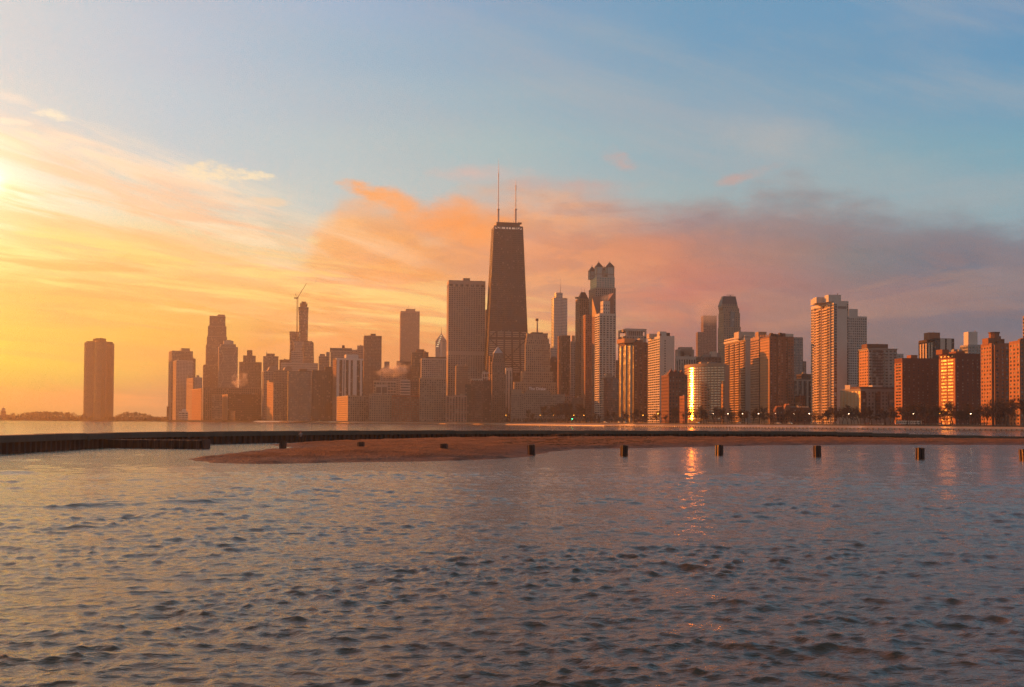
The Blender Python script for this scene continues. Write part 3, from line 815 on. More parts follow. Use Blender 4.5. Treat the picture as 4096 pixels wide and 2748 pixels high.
        cosf = abs(sin(s.th+atan2(s.C.x, s.C.y))) if face == 'left' else 1.0
        # piers
        piers = MB(); big = pw*s.ppm*cosf >= 8 and n <= 30
        dp = g+q.get('pd', 0.03)
        if pw > 0.05:
            for i in range(n+1):
                c = a0+i*bw; l = max(a0, c-pw/2); r = min(a1, c+pw/2)
                if big:
                    b = MB(); s.fb(b, face, dim, l, r, 0, dp, zz0, z1); b.build('pier', wm_, s.root)
                else: s.fb(piers, face, dim, l, r, 0, dp, zz0, z1)
        piers.build('pier_grid', wm_, s.root, kind='stuff')
        sp = MB(); ds = q.get('sd', g)
        if shh > 0.02:
            for j in range(rows+1):
                zc = zz0+j*fh; l = max(zz0, zc-shh/2); h = min(z1, zc+shh/2)
                s.fb(sp, face, dim, a0, a1, 0, ds, l, h)
        sp.build('floor_bands', sm_, s.root, kind='stuff')
        # panes
        ww, wh = bw-pw, fh-shh
        solo = max(ww*cosf, wh)*s.ppm >= 9 and min(ww*cosf, wh)*s.ppm >= 3.0
        skip = q.get('skip')
        pane = None; stuff = MB(); r_ = random.Random(int(s.C.x*10)+int(z0))
        for j in range(rows):
            for i in range(n):
                if skip and skip(i, j, n, rows): 
                    s.fb(sp if False else stuff_wall(s), face, dim, a0+i*bw, a0+(i+1)*bw, 0, g-0.02, zz0+j*fh, zz0+(j+1)*fh); continue
                l = a0+i*bw+pw/2; zl = zz0+j*fh+shh/2
                if solo and s.nobj < q['maxobj']:
                    if pane is None:
                        b = MB()
                        if face == 'front': b.box(0, ww, -0.10, 0, 0, wh)
                        elif face == 'left': b.box(-0.10, 0, -ww, 0, 0, wh)
                        else: b.box(0, 0.10, 0, ww, 0, wh)
                        pane = b.mesh('window', gm_)
                    if face == 'front': loc = (x0+l, y0+g, zl)
                    elif face == 'left': loc = (x0+g, y0+L-l, zl)
                    else: loc = (x0+Wd-g, y0+l, zl)
                    link('window', pane, s.root, loc); s.nobj += 1
                else:
                    s.fb(stuff, face, dim, l, l+ww, 0, 0.10, zl, zl+wh)
        stuff.build('window_grid', gm_, s.root, kind='stuff')
        if hasattr(s, '_sw') and s._sw.v:
            s._sw.build('infill_wall', wm_, s.root, kind='stuff'); s._sw = MB()
    # a box on the roof between two photo columns
    def ph(s, x1, x2, yt, zb=None, yoff=3.0, dep=None, col=None, name='penthouse', yb=None):
        a, b = s.lx(x1, yt, yoff), s.lx(x2, yt, yoff)
        z = s.lz((x1+x2)/2, yt, (a+b)/2, yoff); zb = (s.H if zb is None else zb)-0.75
        if z < zb+0.5: z = zb+1.0
        m = MB(); m.box(a, b, yoff, yoff+(dep or max(4, min(12, (b-a)))), zb, z)
        return m.build(name, wallmat(col or GREY, 0.85), s.root)
    def mast(s, px, yt, r=0.35, zb=None, yoff=8.0, col=GREY, name='antenna', n=6):
        x = s.lx(px, yt, yoff); z = s.lz(px, yt, x, yoff); m = MB()
        m.tube((x, yoff, (s.H if zb is None else zb)-0.9), (x, yoff, z), r, r*0.5, n)
        return m.build(name, wallmat(col, 0.6), s.root)
    def clutter(s, k=4, seed=0, h=3.0):
        r_ = random.Random(seed+int(abs(s.C.x)))
        for i in range(k):
            w = r_.uniform(1.5, 4.5); x = r_.uniform(1, max(1.5, s.W-w-1)); y = r_.uniform(1.5, max(2, s.L-6))
            m = MB(); m.box(x, x+w, y, y+r_.uniform(2, 4), s.H-0.75, s.H+r_.uniform(0.6, h))
            if r_.random() < 0.4: m.tube((x+w/2, y+1, s.H), (x+w/2, y+1, s.H+h*1.6), 0.09, 0.06, 4)
            m.build('rooftop_unit', wallmat(r_.choice([GREY, CONC, BROWN]), 0.8), s.root)
def stuff_wall(s):
    if not hasattr(s, '_sw'): s._sw = MB()
    return s._sw
def B(name, label, xL, xC, xR, yt, D, st, th=None, phs=(), tiers=(), clut=3, cat='building', depth=None, faces=('front', 'left')):
    b = Bld(name, label, xL, xC, xR, yt, D, th, cat, depth)
    b.tier(st, faces=faces)
    zprev = b.H
    for t in tiers:                       # (xL, xR, ytop, inset, style or None)
        x0 = b.lx(t[0], t[2], t[3]); x1 = b.lx(t[1], t[2], t[3]); z = b.lz((t[0]+t[1])/2, t[2], (x0+x1)/2, t[3])
        if z > zprev+0.5:
            b.tier(t[4] if len(t) > 4 and t[4] else st, x0, t[3], x1-x0, max(5, b.L-2*t[3]), zprev-0.7, z, faces=faces); zprev = z
    b.top = zprev
    for p_ in phs: b.ph(*p_[:3], zb=zprev, col=p_[3] if len(p_) > 3 else None)
    if clut and not tiers: b.clutter(clut)
    return b

# ---- far left: domed pavilion and the three-lobed tower
b = Bld('pavilion', 'small domed brick pavilion at the far left end of the shore', 2, 3, 24, 1644, 2500, None, 'pavilion', depth=14)
b.tier(ST(DBRICK, bay=3.4, flo=5, pf=0.5, sf=0.4))
x = b.W/2; m = MB(); m.prism([(x+4*cos(i*pi/4), 7+4*sin(i*pi/4)) for i in range(8)], b.H-0.8, b.H+4); m.build('drum', wallmat(TAN), b.root)
m = MB(); m.ball((x, 7, b.H+4), 4.6, 4.6, 4.6, 12, 8); m.build('dome', wallmat(GREY, 0.6), b.root)
m = MB(); m.tube((x, 7, b.H+8), (x, 7, b.H+13), 0.4, 0.1); m.build('finial', wallmat(GREY, 0.6), b.root)
m = MB(); m.box(-10, b.W+8, -4, 12, 0, b.lz(12, 1659)); m.build('wing', wallmat(DBRICK), b.root)

def lobed(label, cx, R, yt, D, phi0, band, glass):
    z = W(cx, yt, D); root = empty('lobed_tower', (z.x, z.y, ZB), 0, label, 'skyscraper'); H = z.z-ZB
    def poly(k, n=72): return [((R*(0.70+0.30*cos(3*(2*pi*i/n-phi0)))*k)*cos(2*pi*i/n), (R*(0.70+0.30*cos(3*(2*pi*i/n-phi0)))*k)*sin(2*pi*i/n)) for i in range(n)]
    m = MB(); m.prism(poly(0.985), 0, H); m.build('glass_wall', glassmat(**glass), root)
    st = MB(); nfl = 66
    for j in range(nfl+1): st.prism(poly(1.0), H*j/nfl-0.25*(j == nfl), min(H, H*j/nfl+0.9))
    st.build('floor_bands', wallmat(band, 0.4, spec=0.6), root, kind='stuff')
    mu = MB(); pp = poly(1.006, 120)
    for x, y in pp: mu.tube((x, y, 0), (x, y, H+0.2), 0.16, n=4)
    mu.build('mullions', wallmat(band, 0.4, spec=0.6), root, kind='stuff')
    m = MB(); m.prism([(a*0.36+2, b_*0.36) for a, b_ in poly(1.0)], H-0.5, H+10.5); m.box(-13, 7, -9, 9, H-0.5, H+9); m.build('penthouse', wallmat(band, 0.6), root)
    m = MB(); m.prism(poly(0.9), H-0.3, H+3.2); m.build('roof', wallmat(band, 0.6), root)
    return root
lobed('isolated dark bronze three-lobed tower standing alone left of the skyline', 400, 36.5, 1371, 2300, radians(-62), (0.10,0.055,0.035), dict(rgb=(0.06,0.03,0.02), rough=0.22, ior=2.0, blind=0.0, tilt=0.02))

# ---- left cluster
B('apartment_tower', 'broad grey tower with a set-back crown at the left end of the skyline', 675, 687, 772, 1402, 2150, ST(GREY, bay=3, flo=3.2, pf=.3, sf=.45), th=29,
  phs=[(726, 760, 1393)], faces=('front', 'left', 'right'))
B('apartment_tower', 'right shoulder of plain grey wall stepping down behind the slab with a sunlit golden edge', None, 765, 783, 1434, 2190, ST(GREY, bay=3, flo=3.2), th=23, clut=1)
B('apartment_tower', 'blue grey slab with its sunlit left edge coloured golden at the left of the skyline', 693, 706, 773, 1441, 2050, ST((0.34,0.34,0.36), G_MIR, bay=3.2, flo=3.0, pf=.3, sf=.4, left=dict(glass=G_GOLD, wall=(.5,.36,.24), pf=.3, sf=.3)), th=30, clut=2)  # left wall coloured golden to stand for sunlight on it
B('low_building', 'small dark block at the foot of the leftmost slab', None, 667, 676, 1626, 2100, ST(DARK), clut=0)
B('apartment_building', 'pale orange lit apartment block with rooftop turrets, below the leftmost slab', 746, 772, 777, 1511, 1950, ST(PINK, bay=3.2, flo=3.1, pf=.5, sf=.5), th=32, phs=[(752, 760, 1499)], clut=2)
B('apartment_building', 'small blue grey block with stepped roof right of the pale orange block', None, 776, 809, 1509, 1960, ST((0.36,0.37,0.38), bay=3.4, flo=3.1, pf=.6, sf=.6), phs=[(786, 797, 1501)], clut=1)
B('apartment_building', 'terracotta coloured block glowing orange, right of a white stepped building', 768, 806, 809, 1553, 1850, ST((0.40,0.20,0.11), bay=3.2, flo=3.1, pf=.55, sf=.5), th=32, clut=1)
B('pumping_station', 'low white building with dark bands near the water at the left of the skyline', None, 715, 752, 1646, 1800, ST(WHITE, bay=6, flo=3.2, pf=.1, sf=.55), phs=[(728, 745, 1636, WHITE)], clut=0)
# tall stepped tower
RIB = ST(PINK, G_DARK, bay=2.6, flo=3.3, pf=.42, sf=.18, pd=.25)
b = B('stepped_tower', 'tall stepped pinkish tower with vertical ribs and a rounded crown, left skyline', 812, 814, 910, 1458, 2250, RIB, th=21, clut=0,
  tiers=[(825, 909, 1379, 2), (829, 908, 1345, 3.5), (833, 906, 1304, 5), (839, 902, 1264, 7)])
b.ph(870, 901, 1261, zb=b.top, yoff=8, dep=16, col=PINK, name='crown'); b.ph(873, 899, 1258, zb=b.top+1, yoff=9, dep=13, col=PINK, name='crown')
# diamond braced tower
b = B('braced_tower', 'grey tower with zigzag diagonal bracing and a chamfered white crown', 873, 876, 952, 1386, 2000, ST((0.33,0.28,0.25), bay=1.9, flo=3.2, pf=.45, sf=.35), th=20, clut=0, tiers=[(884, 944, 1376, 3)])
b.ph(895, 934, 1363, zb=b.top, yoff=5, dep=12, col=OFFW); b.ph(905, 925, 1360, zb=b.top+1, yoff=6, dep=9, col=OFFW)
for k, (ua, ub) in enumerate(((0.03, 0.27), (0.97, 0.73))):
    m = MB(); nz = 7
    for i in range(nz):
        z0_, z1_ = b.H*i/nz, b.H*(i+1)/nz; u0, u1 = (ua, ub) if i % 2 else (ub, ua)
        m.tube((u0*b.W, -0.2, z0_), (u1*b.W, -0.2, z1_), 0.75, n=4)
    m.build('diagonal_brace', wallmat((0.42,0.36,0.33)), b.root)
b = B('setback_tower', 'dark masonry tower with three symmetrical setbacks right of the braced tower', 956, 957, 1047, 1447, 2150, ST((0.20,0.14,0.11), bay=3, flo=3.4, pf=.5, sf=.4), clut=0,
  tiers=[(973, 1023, 1422, 4), (988, 1010, 1402, 8)], phs=[(990, 1008, 1400)])
B('low_building', 'long low brown podium stretching under the stepped and braced towers', 812, 814, 1047, 1549, 1930, ST((0.17,0.11,0.085), bay=4, flo=4, pf=.4, sf=.4), clut=8)
B('office_building', 'low grey office block with pale rows of windows in front of the brown podium', None, 848, 889, 1577, 1800, ST((0.22,0.17,0.14), G_APT, bay=2.6, flo=3.4, pf=.3, sf=.4), clut=2)
B('office_building', 'wide dark flat-roofed block with its sunlit left end coloured bright orange', 888, 911, 1047, 1575, 1790, ST((0.085,0.055,0.045), G_DARK, bay=3, flo=3.6, pf=.3, sf=.5, left=dict(wall=(0.46,0.27,0.16), pf=.55, sf=.8)), th=28, clut=4)  # dark block; low sun on its end is put into the wall colour
B('low_building', 'tiny lit shed at the beach below the wide dark block', 915, 938, 941, 1644, 1760, ST((0.30,0.18,0.12), bay=3, flo=3), th=28, clut=0)
# cluster with the golden dome
B('apartment_tower', 'slim tower with a blazing golden vertical edge left of the arched twin tops', 1049, 1056, 1094, 1484, 1800, ST((0.36,0.30,0.26), bay=3, flo=3.1, pf=.4, sf=.4, left=dict(glass=dict(rgb=(.08,.06,.04), rough=.2, ior=2.4, blind=0, tilt=.03), pf=.1, sf=.15)), th=27, clut=0)
b = B('arched_tower', 'grey tower with two rounded arch-topped bays and a sunlit left curve', 1066, 1072, 1168, 1478, 1850, ST((0.26,0.21,0.18), G_DARK, bay=2.8, flo=3.2, pf=.35, sf=.35), th=20, clut=0)
for xa, xb in ((1074, 1110), (1136, 1170)):
    a, c_ = b.lx(xa, 1478, 0), b.lx(xb, 1478, 0); r_ = (c_-a)/2; m = MB()
    pr = [((a+c_)/2+r_*cos(pi*i/12), b.H-0.5+r_*sin(pi*i/12)) for i in range(13)]
    m.add([(x, 0.1, z) for x, z in pr]+[(x, 15, z) for x, z in pr], [tuple(range(12, -1, -1)), tuple(range(13, 26))]+[(i, i+1, 14+i, 13+i) for i in range(12)]+[(12, 0, 13, 25)])
    m.build('barrel_roof', wallmat((0.24,0.20,0.18), 0.5), b.root)
B('apartment_building', 'glowing orange apartment block with grey front below the arched tower', 1068, 1094, 1132, 1526, 1700, ST((0.32,0.27,0.22), G_APT, bay=2.6, flo=3.0, pf=.45, sf=.45, left=dict(wall=(0.50,0.30,0.17))), th=27, phs=[(1075, 1098, 1521, TAN)], clut=1)  # grey block with sunlight coloured into its left wall
b = B('office_tower', 'grey stepped office block with a small corner spire behind the arched tower', 1052, 1053, 1114, 1424, 2150, ST((0.28,0.22,0.19), bay=3, flo=3.3, pf=.4, sf=.3), clut=0, tiers=[(1065, 1099, 1414, 4)])
b.mast(1067, 1406, 0.9, zb=b.top, yoff=5)
B('parking_tower', 'pale flat windowless slab beneath the unfinished tower', 1122, 1124, 1272, 1450, 2100, ST((0.44,0.40,0.37), bay=9, flo=5, pf=.05, sf=.82), clut=3)
B('construction_floors', 'scaffolded orange building top left of the crane mast', None, 1118, 1158, 1438, 2200, ST((0.34,0.16,0.10), bay=3, flo=4, pf=.2, sf=.3), clut=4, cat='construction site')
# unfinished wavy tower with crane
def frust(name, label, D, parts, cat, th, wall, glass, flo=3.7):
    p0 = parts[0]; b = Bld(name, label, None, p0[0][0], p0[0][1], p0[0][2], D, th, cat, depth=28)
    for k, seq in enumerate(parts):       # seq = (xl, xr, y) from top down
        ys = seq
        secs = [(b.lx(xl, y, 0), b.lx(xr, y, 0), b.lz((xl+xr)/2, y, b.lx((xl+xr)/2, y, 0), 0)) for xl, xr, y in ys]
        secs.sort(key=lambda q: q[2]); secs = [(secs[0][0], secs[0][1], 0.0)]+secs
        core = MB()
        for (a0, a1, z0), (c0, c1, z1) in zip(secs, secs[1:]):
            if z1-z0 < 0.1: continue
            core.prism([(a0+.3, .3), (a1-.3, .3), (a1-.3, 25), (a0+.3, 25)], z0, z1, [(c0+.3, .3), (c1-.3, .3), (c1-.3, 25), (c0+.3, 25)])
        core.build('glass_wall', glassmat(**glass), b.root)
        fl = MB(); z = 2.0; zt = secs[-1][2]
        while z < zt:
            for (a0, a1, z0), (c0, c1, z1) in zip(secs, secs[1:]):
                if z0 <= z <= z1 and z1 > z0:
                    f = (z-z0)/(z1-z0); l = a0+(c0-a0)*f; r_ = a1+(c1-a1)*f
                    fl.box(l, r_, 0, 25.3, z, z+1.1); break
            z += flo
        fl.build('floor_bands', wallmat(wall, 0.7), b.root, kind='stuff')
    return b
UN = dict(rgb=(0.05,0.03,0.03), rough=.2, ior=1.6, blind=.1, tilt=.03, lit=0.02)
b = frust('unfinished_tower', 'slender unfinished concrete tower with a protruding core at its top, beside a crane', 2450,
      [[(1194, 1235, 1228), (1196, 1233, 1260), (1197, 1231, 1361), (1195, 1236, 1430)]], 'skyscraper', 14, (0.20,0.13,0.11), UN)
b.ph(1202, 1229, 1219, yoff=3, dep=14, col=BROWN, name='formwork'); b.ph(1200, 1230, 1214, zb=b.H+5, yoff=3, dep=14, col=BROWN, name='formwork'); b.ph(1206, 1225, 1206, zb=b.H+8, yoff=4, dep=10, col=BROWN, name='core')
for xx in (1201, 1210, 1221, 1228): b.mast(xx, 1209, 0.5, yoff=4)
frust('unfinished_tower', 'lower left wing of the unfinished tower behind the crane mast', 2470, [[(1158, 1196, 1326), (1160, 1196, 1380), (1157, 1197, 1440)]], 'skyscraper', 14, (0.19,0.12,0.10), UN)
frust('office_tower', 'ribbed tower with a rounded right shoulder in front of the unfinished tower', 2300, [[(1216, 1248, 1364), (1213, 1255, 1372), (1213, 1256, 1450)]], 'skyscraper', 14, (0.26,0.19,0.16), G_DARK)
frust('office_tower', 'narrow glass block catching light between the unfinished tower wings', 2350, [[(1176, 1213, 1366), (1176, 1213, 1440)]], 'skyscraper', 14, (0.30,0.20,0.16), G_MIR)
B('hospital_block', 'pale blue grey box-shaped block in front of the unfinished tower', 1163, 1165, 1211, 1404, 2120, ST((0.36,0.34,0.33), bay=5, flo=4, pf=.1, sf=.6), clut=2)
r_ = empty('tower_crane', W(1189, 1650, 2420).xyz*1.0, 0, 'luffing tower crane with raised jib beside the unfinished tower', 'crane'); r_.location.z = ZB
def rel(px, py, D=2420): return W(px, py, D)-Vector(r_.location)
yel = wallmat((0.30,0.16,0.08), 0.6)
m = MB(); top = rel(1190, 1192); q = top.copy(); base = Vector((top.x, top.y, 0))
for dx, dy in ((-1.3,-1.3),(1.3,-1.3),(1.3,1.3),(-1.3,1.3)): m.tube(base+Vector((dx,dy,0)), top+Vector((dx,dy,0)), 0.4, n=4)
z = 0
while z < top.z-4: m.tube(base+Vector((-1.3,-1.3,z)), base+Vector((1.3,-1.3,z+4)), 0.22, n=3); m.tube(base+Vector((1.3,-1.3,z+4)), base+Vector((-1.3,-1.3,z+8)), 0.22, n=3); z += 8
m.build('mast', yel, r_)
m = MB(); tip = rel(1226, 1133)
for o_ in ((0,0,1.1),(0,-1,-.6),(0,1,-.6)): m.tube(top+Vector(o_), tip+Vector(o_)*0.3, 0.42, 0.25, n=4)
for k in range(10): m.tube(top.lerp(tip, k/10)+Vector((0,0,1.1*(1-k/14))), top.lerp(tip, (k+1)/10)+Vector((0,-1,-.6))*(1-k/14), 0.2, n=3)
m.build('jib', yel, r_)
m = MB(); m.box(top.x-8, top.x+2, top.y-1.5, top.y+1.5, top.z-1.5, top.z+1.2); m.build('counter_jib', yel, r_)
m = MB(); a = rel(1182, 1176); m.tube(top, a, 0.45, n=4); m.tube(a, Vector((top.x-7, top.y, top.z)), 0.3, n=4); m.tube(a, top.lerp(tip, 0.55), 0.16, n=3); m.build('apex_frame', yel, r_)
# dark slabs
RIBW = dict(rgb=(0.10,0.10,0.10), rough=0.1, ior=2.2, blind=0.25, tilt=0.03)
b = B('apartment_tower', 'dark steel apartment block with pale window rows and a flat top, left of its twin', None, 1154, 1196, 1484, 1640, ST(DARK, RIBW, bay=3.3, flo=2.9, pf=.12, sf=.45, rough=.5), th=19, clut=0)
B('apartment_tower', 'dark steel apartment block with pale window rows and a small brown penthouse', None, 1196, 1243, 1483, 1650, ST(DARK, RIBW, bay=3.3, flo=2.9, pf=.12, sf=.42, rough=.5), th=16, phs=[(1186+11, 1229, 1475, BROWN)], clut=0)
B('apartment_tower', 'plain near-black slab between the window-rowed block and the white striped tower', None, 1251, 1331, 1481, 1630, ST((0.045,0.033,0.03), G_DARK, bay=3.3, flo=2.9, pf=.25, sf=.3, rough=.5), th=15, phs=[(1300, 1328, 1467, DARK)], clut=0)
B('office_tower', 'grey blocky tower behind the plain near-black slab', 1273, 1275, 1319, 1424, 2050, ST((0.26,0.22,0.20), bay=3, flo=3.4, pf=.3, sf=.3), phs=[(1279, 1300, 1416), (1305, 1319, 1408)], clut=1)
B('office_tower', 'grey office block with a dark louvred crown and square chimney box', 1320, 1322, 1408, 1402, 1980, ST((0.30,0.26,0.24), bay=3, flo=3.5, pf=.35, sf=.45), phs=[(1368, 1379, 1381, DARK)], clut=0,
  tiers=[(1320, 1408, 1392, 0.6, ST((0.22,0.18,0.17), bay=2.8, flo=5.5, pf=.35, sf=.1))])
B('office_tower', 'pale featureless block behind and right of the louvred crown', None, 1408, 1429, 1399, 2150, ST((0.36,0.30,0.28), bay=4, flo=4, pf=.2, sf=.5), clut=1)
B('office_tower', 'taller pale block between the louvred crown and the plain brown slab tower', None, 1429, 1458, 1382, 2160, ST((0.36,0.30,0.28), bay=4, flo=4, pf=.2, sf=.5), clut=1)
# white striped tower
b = B('striped_tower', 'tower with bold white vertical stripes and dark glass between them', 1332, 1346, 1453, 1432, 1600, ST((0.035,0.03,0.03), G_DARK, bay=3.3, flo=3.1, pf=.08, sf=.25, top=3, left=dict(wall=(0.34,0.20,0.14), pf=.4)), th=25, clut=0)
for xa, xb in ((1346,1357),(1369,1373.5),(1378,1383),(1394,1402),(1411,1427),(1440,1448)):
    m = MB(); m.box(b.lx(xa,1500,0), b.lx(xb,1500,0), -0.5, 0.33, 0, b.H-2.9); m.build('white_stripe', wallmat((0.66,0.62,0.58)), b.root)
m = MB(); m.box(-0.3, b.W+0.3, -0.55, 3, b.H-2.8, b.H+0.3); m.build('cornice', wallmat((0.66,0.62,0.58)), b.root)
b.ph(1385, 1433, 1418, col=(0.60,0.56,0.52))
B('apartment_tower', 'brown slab tower with a notched flat roof left of the far ribbed tower', None, 1457, 1527, 1342, 2050, ST((0.25,0.16,0.13), G_DARK, bay=2.8, flo=3.1, pf=.3, sf=.35), phs=[(1483, 1503, 1335, BROWN)], clut=3, th=12)
B('apartment_building', 'stone lakefront block with its left end glowing orange', 1347, 1392, 1473, 1582, 1430, ST(STONE, G_APT, bay=3.4, flo=3.4, pf=.4, sf=.35, left=dict(wall=(0.55,0.36,0.20), glass=G_GOLD)), th=25, clut=3)  # stone end wall tinted orange in place of sunshine
B('apartment_building', 'grey stone lakefront block with regular small windows, right of the block with the sunlit orange end', None, 1477, 1567, 1578, 1420, ST(STONE, G_APT, bay=3.3, flo=3.3, pf=.5, sf=.45), clut=3, th=9)
B('apartment_building', 'red brick lakefront block with a tight grid of white windows', None, 1569, 1676, 1581, 1410, ST(BRICK, dict(rgb=(.10,.09,.08), rough=.15, ior=1.7, blind=.5, tilt=.03), bay=3.6, flo=3.2, pf=.35, sf=.45), clut=3, th=8)
B('apartment_building', 'tall wide stone block with grid windows left of the huge ribbed slab', None, 1678, 1784, 1512, 1400, ST((0.30,0.24,0.19), G_APT, bay=3.6, flo=3.3, pf=.45, sf=.45), clut=5, th=7)
B('apartment_building', 'low block with red and white vertical stripes at the foot of the huge ribbed slab', None, 1786, 1867, 1582, 1380, ST((0.40,0.30,0.25), G_APT, bay=4.2, flo=3.3, pf=.35, sf=.35, span=BRICK), clut=3, th=5)
b = B('office_building', 'white framed building with a deep open frame on its front', None, 1495, 1584, 1522, 1680, ST((0.42,0.38,0.34), G_DARK, bay=5, flo=5, pf=.15, sf=.3, top=2.5), clut=2, th=9)
B('office_building', 'smaller white frame box in front of the white framed building', None, 1503, 1550, 1541, 1600, ST((0.42,0.38,0.34), G_DARK, bay=10, flo=12, pf=.15, sf=.12, top=2), clut=1, th=9)
B('office_building', 'narrow building with white and dark horizontal bands', None, 1601, 1641, 1519, 1620, ST((0.48,0.43,0.40), G_DARK, bay=20, flo=4.6, pf=.02, sf=.55), clut=2, th=8)
B('apartment_building', 'narrow brown building right of the banded one', None, 1643, 1677, 1521, 1560, ST((0.20,0.12,0.09), G_DARK, bay=3, flo=3.3), clut=2, th=8)
B('office_building', 'grey boxy building wreathed in steam behind the lakefront blocks', None, 1522, 1627, 1474, 1900, ST((0.30,0.27,0.26), G_DARK, bay=5, flo=4, pf=.3, sf=.5), phs=[(1538, 1558, 1446, GREY), (1590, 1612, 1462, GREY)], clut=6, th=9)
b = B('far_skyscraper', 'far tall pinkish tower with fine vertical ribs and a flat set-back top', 1600, 1603, 1679, 1244, 2950, ST((0.36,0.22,0.18), G_DARK, bay=3.0, flo=4.2, pf=.5, sf=.15, pd=.3, top=6), th=9, clut=0, cat='skyscraper')
b.ph(1623, 1661, 1236, col=PINK); b.mast(1633, 1221, 0.6); b.mast(1658, 1230, 0.3)
B('apartment_tower', 'greenish dark tower with a stepped flat top right of the far ribbed tower', 1646, 1648, 1700, 1408, 1900, ST((0.17,0.14,0.10), G_DARK, bay=3, flo=3.2, pf=.3, sf=.35), phs=[(1665, 1698, 1397, BROWN)], clut=2, th=9)
B('apartment_tower', 'rounded darker annex stepping down from the greenish dark tower', None, 1696, 1714, 1408, 1880, ST((0.16,0.12,0.10), G_DARK, bay=3, flo=3.2), clut=1, th=9)
B('office_building', 'plain dark brown block at the base of the far ribbed tower', None, 1588, 1648, 1444, 2080, ST((0.16,0.10,0.085), G_DARK, bay=3, flo=3.6), phs=[(1601, 1612, 1438, GREY)], clut=4, th=9)
B('office_building', 'building with a dark overhanging roof and white windowed front', None, 1686, 1786, 1432, 1720, ST((0.42,0.38,0.34), G_DARK, bay=3.6, flo=3.6, pf=.3, sf=.45, top=3), clut=2, th=8, phs=[(1702, 1784, 1428, DARK)])
# chevron-topped far tower
b = Bld('chevron_tower', 'far tower with a steep chevron pyramid top and needle spire', None, 1742, 1788, 1363, 2850, 3, 'skyscraper', depth=34)
b.tier(ST((0.24,0.22,0.22), G_MIR, bay=4, flo=4, pf=.25, sf=.35, top=1))
x = b.W/2; za = b.lz(1767, 1333, x, 10)
m = MB(); m.cone([(0.5, .5), (b.W-.5, .5), (b.W-.5, 33.5), (.5, 33.5)], b.H-0.1, (x, 14, za)); m.build('pyramid_roof', wallmat((0.24,0.20,0.20), 0.4), b.root)
m = MB(); m.tube((x, 14, za-3), (x, 14, b.lz(1767, 1308, x, 14)), 1.1, 0.2); m.build('spire', wallmat(GREY), b.root)
for i in range(7):
    m = MB(); zz = b.H-18+i*5.4; xx = 2+i*2.1; m.box(xx, xx+7-0.5*i, -0.35, 0.35, zz, zz+2.2)
    m.build('chevron_light', emit((1.0, 0.75, 0.4), 0.35, 'chevron_light') if i == 0 else bpy.data.materials['chevron_light'], b.root)
m = MB(); m.box(x-3, x+3, -0.45, .34, 0, b.H-2); m.build('centre_rib', wallmat(OFFW), b.root)

# ---- huge ribbed slab
b = Bld('ribbed_slab_tower', 'huge flat-topped slab tower with a dense square window grid left of the black tower', 1788, 1795, 1942, 1120, 1750, 9.5, 'skyscraper')
stw = ST((0.38,0.325,0.29), dict(rgb=(.03,.025,.025), rough=.15, ior=1.5, blind=.08, tilt=.02), bay=4.4, flo=3.55, pf=.45, sf=.45, g=.6, top=6.5)
zb_, zm0, zm1 = b.H, b.lz(1850, 1418), b.lz(1850, 1404)
b.tier(stw, z1=zm0, top=0.5)
stm = dict(stw); stm['top'] = 0.01; m = MB(); m.box(0.01, b.W-.01, 0.01, b.L-.01, zm0-0.6, zm1); m.build('mechanical_band', wallmat((0.42,0.36,0.32)), b.root)
b.tier(stw, z0=zm1-0.02, z1=b.lz(1850, 1146), top=0.4)
b.tier(ST((0.38,0.325,0.29), stw['glass'], bay=9.0, flo=12, pf=.42, sf=.12, g=.7, top=6.5), z0=b.lz(1850, 1146)-.02)
b.ph(1853, 1880, 1112.6, col=(0.28,0.24,0.21)); b.clutter(3)

# ---- black tapering tower with two masts
b = Bld('tapering_tower', 'giant black tapering skyscraper with crossed bracing and two white masts', None, 1978, 2090, 903, 1687, 9.5, 'skyscraper')
H = b.H; Wt = b.W; z0 = 0
xl0, xr0 = b.lx(1939, 1690, -10), b.lx(2124, 1690, -10)
Lt, Lb = b.ly(1967, 906, 0), 50.0; Lt = max(26, min(Lt, 34)); yb0 = -10.0
def TP(u, v, z):         # u 0..1 along front, v 0..1 to the back
    f = z/H; xa = xl0+(0-xl0)*f; xb = xr0+(Wt-xr0)*f; ya = yb0*(1-f); Lz = Lb+(Lt-Lb)*f
    return Vector((xa+(xb-xa)*u, ya+Lz*v, z))
blk = (0.055,0.036,0.030); blkm = wallmat(blk, 0.45, spec=0.5)
m = MB(); ins = 0.004
m.add([TP(u, v, z) for z in (0, H-0.1) for u, v in ((ins,ins),(1-ins,ins),(1-ins,1-ins),(ins,1-ins))], [(0,3,2,1),(4,5,6,7),(0,1,5,4),(1,2,6,5),(2,3,7,6),(3,0,4,7)])
m.build('curtain_wall', glassmat(rgb=(0.035,0.024,0.02), rough=.2, ior=1.6, blind=0.05, tilt=.02), b.root)
def bar(mb, face, u0, z0_, u1, z1_, w, d):
    if face == 'front': p, q, nn = TP(u0, 0, z0_), TP(u1, 0, z1_), Vector((0, -1, 0.03))
    else: p, q, nn = TP(0, u0, z0_), TP(0, u1, z1_), Vector((-1, 0, 0.03))
    dr = (q-p).normalized(); sd2 = dr.cross(nn).normalized()*w/2; n2 = nn*d
    vs = [p-sd2-n2*.5, p+sd2-n2*.5, p+sd2+n2, p-sd2+n2, q-sd2-n2*.5, q+sd2-n2*.5, q+sd2+n2, q-sd2+n2]
    mb.add(vs, [(0,3,2,1),(4,5,6,7),(0,1,5,4),(1,2,6,5),(2,3,7,6),(3,0,4,7)])
def zpx(py): return b.lz(2034, py, Wt/2, 0)
fl = MB(); mu = MB(); nf = 98
zlow0, zlow1 = zpx(1492), zpx(1326)
